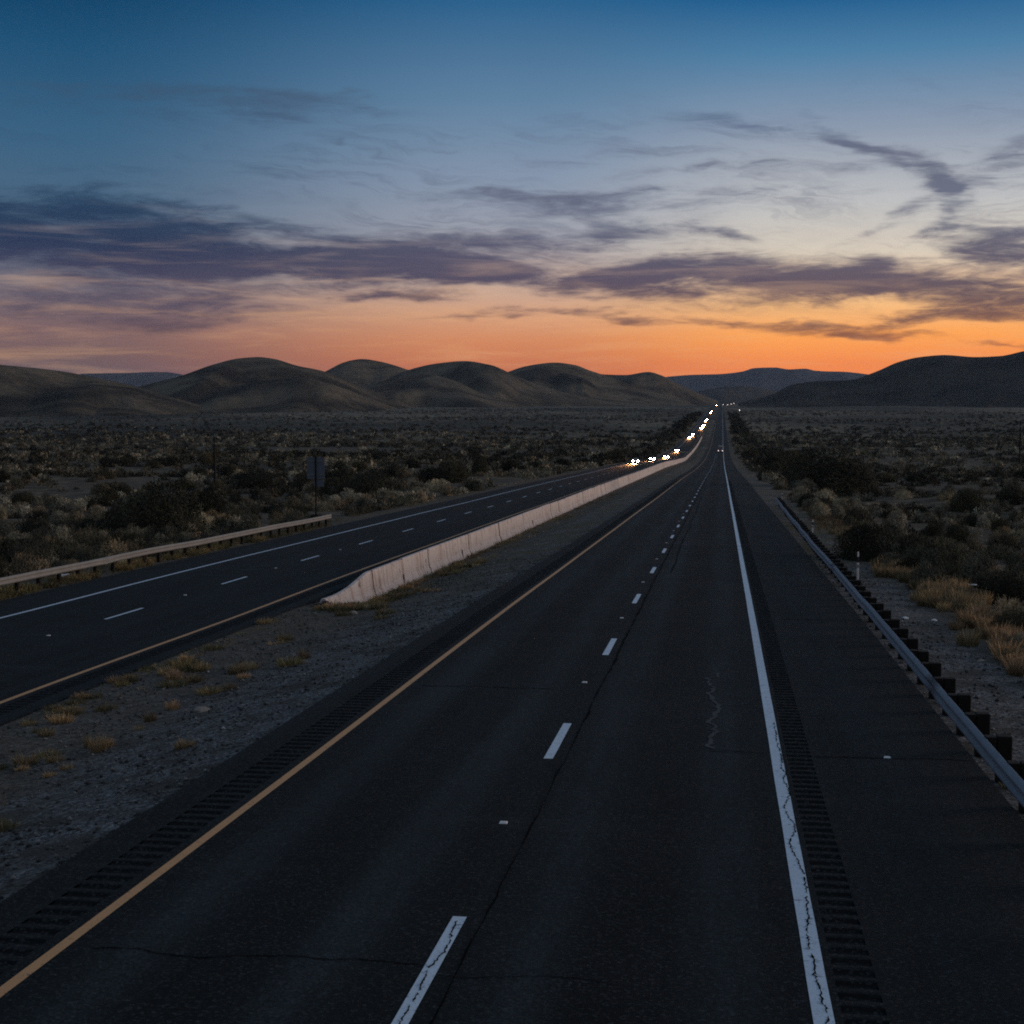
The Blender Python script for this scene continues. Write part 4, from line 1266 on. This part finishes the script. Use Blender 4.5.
ZEN = [(.52, (.055, .16, .28)), (.62, (.145, .215, .315)), (.8, (.155, .21, .295)), (1.0, (.155, .205, .285))]
rL = skyramp([(385, (84, 66, 72)), (355, (106, 80, 78)), (330, (122, 94, 92)), (300, (116, 104, 110)), (262, (96, 104, 122)), (215, (76, 104, 130)), (150, (58, 99, 131)), (60, (30, 82, 119)), (0, (10, 64, 102))], ZEN)
rC = skyramp([(385, (182, 92, 52)), (362, (196, 110, 62)), (340, (204, 130, 84)), (312, (208, 156, 120)), (282, (188, 164, 150)), (235, (160, 163, 174)), (180, (136, 152, 174)), (100, (96, 131, 162)), (0, (42, 98, 142))], ZEN)
rR = skyramp([(385, (234, 120, 48)), (362, (238, 132, 56)), (335, (246, 158, 74)), (305, (242, 186, 124)), (255, (218, 206, 188)), (205, (194, 195, 196)), (135, (142, 156, 176)), (60, (78, 128, 166)), (0, (24, 92, 142))], ZEN)
aL, aC, aR = azel(60, 300)[0], azel(520, 300)[0], azel(800, 300)[0]
sky = n.mix(n.rng(az, aL, aC), rL, rC); sky = n.mix(n.rng(az, aC, aR), sky, rR)
# away from the sunset the sky goes to a dull slate; a warm side glow lingers to the right
back = n.ramp(t, [(0, (.10, .085, .10)), (.3, (.12, .125, .15)), (.6, (.14, .20, .29)), (1.0, (.155, .205, .285))])
side = n.ramp(t, [(0, (.75, .42, .28)), (.25, (.70, .48, .38)), (.42, (.36, .36, .40)), (.65, (.15, .21, .30)), (1.0, (.155, .205, .285))])
sky = n.mix(n.rng(az, radians(14), radians(40)), sky, side)
sky = n.mix(n.rng(az, radians(75), radians(130)), sky, back)
sky = n.mix(n.rng(az, radians(-30), radians(-75)), sky, back)

# clouds
uv = n.comb(n.math('MULTIPLY', az, F), n.math('MULTIPLY', el, F))


def at(px, py):
    a, e = azel(px, py); return a * F, e * F


ELL = [  # px, py, half width, half height, tilt deg, amount
    (60, 238, 290, 42, -2, 1.05), (230, 256, 160, 24, 2, .85), (110, 304, 190, 36, 2, .66), (30, 205, 150, 18, 0, .45), (385, 252, 110, 27, 2, 1.05), (445, 268, 130, 22, 1, .9), (405, 297, 75, 12, 4, .9), (300, 284, 120, 10, 3, .48),
    (230, 318, 150, 12, 0, .42), (340, 232, 120, 9, -3, .42), (420, 226, 120, 8, -3, .42), (500, 240, 110, 11, -4, .45), (250, 298, 130, 10, 2, .42),
    (775, 279, 225, 30, 1, 1.25), (600, 281, 100, 16, 5, .8), (900, 278, 120, 20, 2, .6), (650, 224, 85, 17, 6, .62), (604, 216, 40, 17, -14, .6), (715, 226, 60, 10, -16, .5), (540, 203, 70, 22, 0, .45), (560, 240, 190, 16, 0, .46), (520, 264, 140, 17, 3, .62),
    (800, 136, 130, 12, -9, .45), (850, 140, 80, 18, -30, .56), (900, 158, 95, 18, -22, .52), (950, 172, 60, 17, -35, .48), (760, 174, 210, 10, 0, .40), (735, 122, 110, 8, -5, .42), (600, 158, 150, 9, 0, .34), (1005, 160, 95, 26, 22, .62), (905, 210, 90, 9, 22, .42),
    (1005, 240, 95, 32, -10, 1.0), (935, 226, 70, 9, 30, .46), (1010, 298, 145, 30, 3, 1.0), (930, 320, 150, 12, 2, .62), (770, 324, 120, 9, -4, .78), (840, 337, 110, 7, -4, .78), (560, 312, 130, 7, 2, .58), (640, 322, 90, 6, -4, .6),
    (200, 106, 230, 20, 1, .74), (330, 104, 100, 9, 0, .4), (90, 188, 180, 16, 0, .42), (480, 195, 90, 9, 0, .38), (200, 214, 170, 13, -4, .46), (470, 321, 70, 5, 0, .5), (1010, 346, 60, 4, 0, .72), (700, 196, 230, 11, 0, .38), (560, 190, 160, 10, 0, .36),
    (200, 270, 520, 80, 0, .16), (800, 240, 420, 110, 0, .09),
]
acc = None
warp = n.noise(n.comb(n.math('MULTIPLY', az, 9.), n.math('MULTIPLY', el, 26.)), 1.0, 4, .6, col=True)
wv = nt.nodes.new('ShaderNodeVectorMath'); wv.operation = 'MULTIPLY_ADD'; n.lk(warp, wv.inputs[0]); wv.inputs[1].default_value = (150, 60, 0); wv.inputs[2].default_value = (-75, -30, 0)
wa = nt.nodes.new('ShaderNodeVectorMath'); wa.operation = 'ADD'; n.lk(uv, wa.inputs[0]); n.lk(wv.outputs[0], wa.inputs[1]); uvw = wa.outputs[0]
for px, py, rx, ry, tl, am in ELL:
    mp = nt.nodes.new('ShaderNodeMapping'); mp.vector_type = 'TEXTURE'; n.lk(uvw, mp.inputs[0])
    u, v = at(px, py); mp.inputs[1].default_value = (u, v, 0); mp.inputs[2].default_value = (0, 0, radians(tl)); mp.inputs[3].default_value = (rx, ry, 1)
    ln = nt.nodes.new('ShaderNodeVectorMath'); ln.operation = 'LENGTH'; n.lk(mp.outputs[0], ln.inputs[0])
    m_ = n.rng(ln.outputs['Value'], 1.15, .1, 0, am)
    acc = m_ if acc is None else n.math('ADD', acc, m_)
c1 = n.noise(n.comb(n.math('MULTIPLY', az, 13.), n.math('MULTIPLY', el, 75.)), 1.0, 9, .62, 1.1)
c2 = n.noise(n.comb(n.math('MULTIPLY', az, 50.), n.math('MULTIPLY', el, 260.)), 1.0, 7, .65, .8)
mod = n.math('ADD', n.math('MULTIPLY', n.math('SUBTRACT', c1, .5), 2.3), n.math('MULTIPLY', n.math('SUBTRACT', c2, .5), 1.15))
den = n.math('ADD', acc, n.math('MULTIPLY', mod, n.rng(acc, 0, .45, .18, .9)))
den = n.rng(den, .02, 1.22, 0, 1.0)
# fibrous cirrus drawn out by the wind
rot = nt.nodes.new('ShaderNodeMapping'); n.lk(wa.outputs[0], rot.inputs[0]); rot.inputs[2].default_value = (0, 0, radians(7)); rot.inputs[3].default_value = (1 / F, 1 / F, 1)
ra, re_, _z = n.xyz(rot.outputs[0])
fib = n.noise(n.comb(n.math('MULTIPLY', ra, 11.), n.math('MULTIPLY', re_, 120.)), 1.0, 10, .68, .45)
fib2 = n.noise(n.comb(n.math('MULTIPLY', ra, 34.), n.math('MULTIPLY', re_, 420.)), 1.0, 6, .7, .6)
patch = n.noise(n.comb(n.math('MULTIPLY', az, 7.), n.math('MULTIPLY', el, 22.)), 1.0, 3, .5)
cir = n.math('MULTIPLY', n.rng(n.math('ADD', fib, n.math('MULTIPLY', n.math('SUBTRACT', fib2, .5), .45)), .42, .70), n.rng(patch, .38, .62))
cir = n.math('MULTIPLY', cir, n.math('MULTIPLY', n.rng(el, azel(600, 345)[1], azel(600, 290)[1]), n.rng(el, azel(600, 40)[1], azel(600, 150)[1])))


def cramp(st): return n.ramp(t, sorted([(tpos(y), lin(c)) for y, c in st]))


kL = cramp([(345, (104, 76, 76)), (310, (82, 72, 90)), (280, (62, 60, 86)), (250, (32, 46, 78)), (210, (30, 56, 86)), (110, (58, 84, 112))])
kR = cramp([(350, (160, 90, 54)), (330, (108, 70, 64)), (308, (80, 62, 78)), (280, (62, 58, 88)), (250, (76, 74, 100)), (225, (90, 97, 120)), (160, (96, 100, 122)), (110, (90, 112, 140))])
cc_ = n.mix(n.rng(az, azel(150, 250)[0], azel(560, 250)[0]), kL, kR)
# purple-pink blush on the high cloud to the right
sky = n.mix(n.math('MULTIPLY', cir, .78), sky, n.mix(.45, cc_, sky))
sky = n.mix(n.math('MULTIPLY', den, .90), sky, cc_)
# thin bright veil above the sunset
veil = n.noise(n.comb(n.math('MULTIPLY', az, 10.), n.math('MULTIPLY', el, 110.)), 1.0, 7, .6, .5)
sky = n.mix(n.math('MULTIPLY', n.rng(veil, .45, .75, 0, .28), n.rng(el, .15, .07)), sky, n.mix(n.rng(el, .05, .14), lin((250, 190, 130)), lin((196, 196, 204))))
sky = n.mix(n.rng(dz, -.002, -.03), sky, (.03, .028, .028))
# the physical dusk sky lends a little of its own colour
ns_ = nt.nodes.new('ShaderNodeTexSky'); ns_.sky_type = 'NISHITA'; ns_.sun_disc = False; ns_.sun_elevation = radians(0.5); ns_.sun_rotation = radians(12); ns_.altitude = 800
add = n.mix(1.0, sky, n.mix(1.0, ns_.outputs[0], (.0, .0, .0), 'MULTIPLY'), 'ADD')
n.lk(add, bg.inputs[0]); bg.inputs[1].default_value = 1.0

# low after-glow from the right, very soft
S = bpy.data.lights.new('sunset_glow', 'SUN'); S.energy = 1.6; S.angle = radians(28); S.color = (1.0, .80, .68)
so = bpy.data.objects.new('sunset_glow', S); COL.objects.link(so)
sa, se = radians(72), radians(6)
from mathutils import Vector
so.rotation_euler = Vector((sin(sa) * cos(se), cos(sa) * cos(se), sin(se))).to_track_quat('Z', 'Y').to_euler()

# ================================================================== CAMERA AND OUTPUT
cam = bpy.data.cameras.new('camera'); co = bpy.data.objects.new('camera', cam); COL.objects.link(co); SC.camera = co
cam.sensor_width = 36; cam.lens = 36 * F / 1024; cam.clip_start = .2; cam.clip_end = 80000
co.location = (0, 0, Z0); co.rotation_euler = (pi / 2 - PITCH, 0, YAW)
SC.view_settings.view_transform = 'Standard'; SC.view_settings.look = 'None'; SC.view_settings.exposure = 0; SC.view_settings.gamma = 1
SC.render.resolution_x = SC.render.resolution_y = 1024
cy = SC.cycles
cy.use_denoising = False; cy.max_bounces = 6; cy.diffuse_bounces = 3; cy.glossy_bounces = 3; cy.volume_bounces = 1; cy.sample_clamp_indirect = 2.0; cy.pixel_filter_type = 'BLACKMAN_HARRIS'; cy.filter_width = 1.9
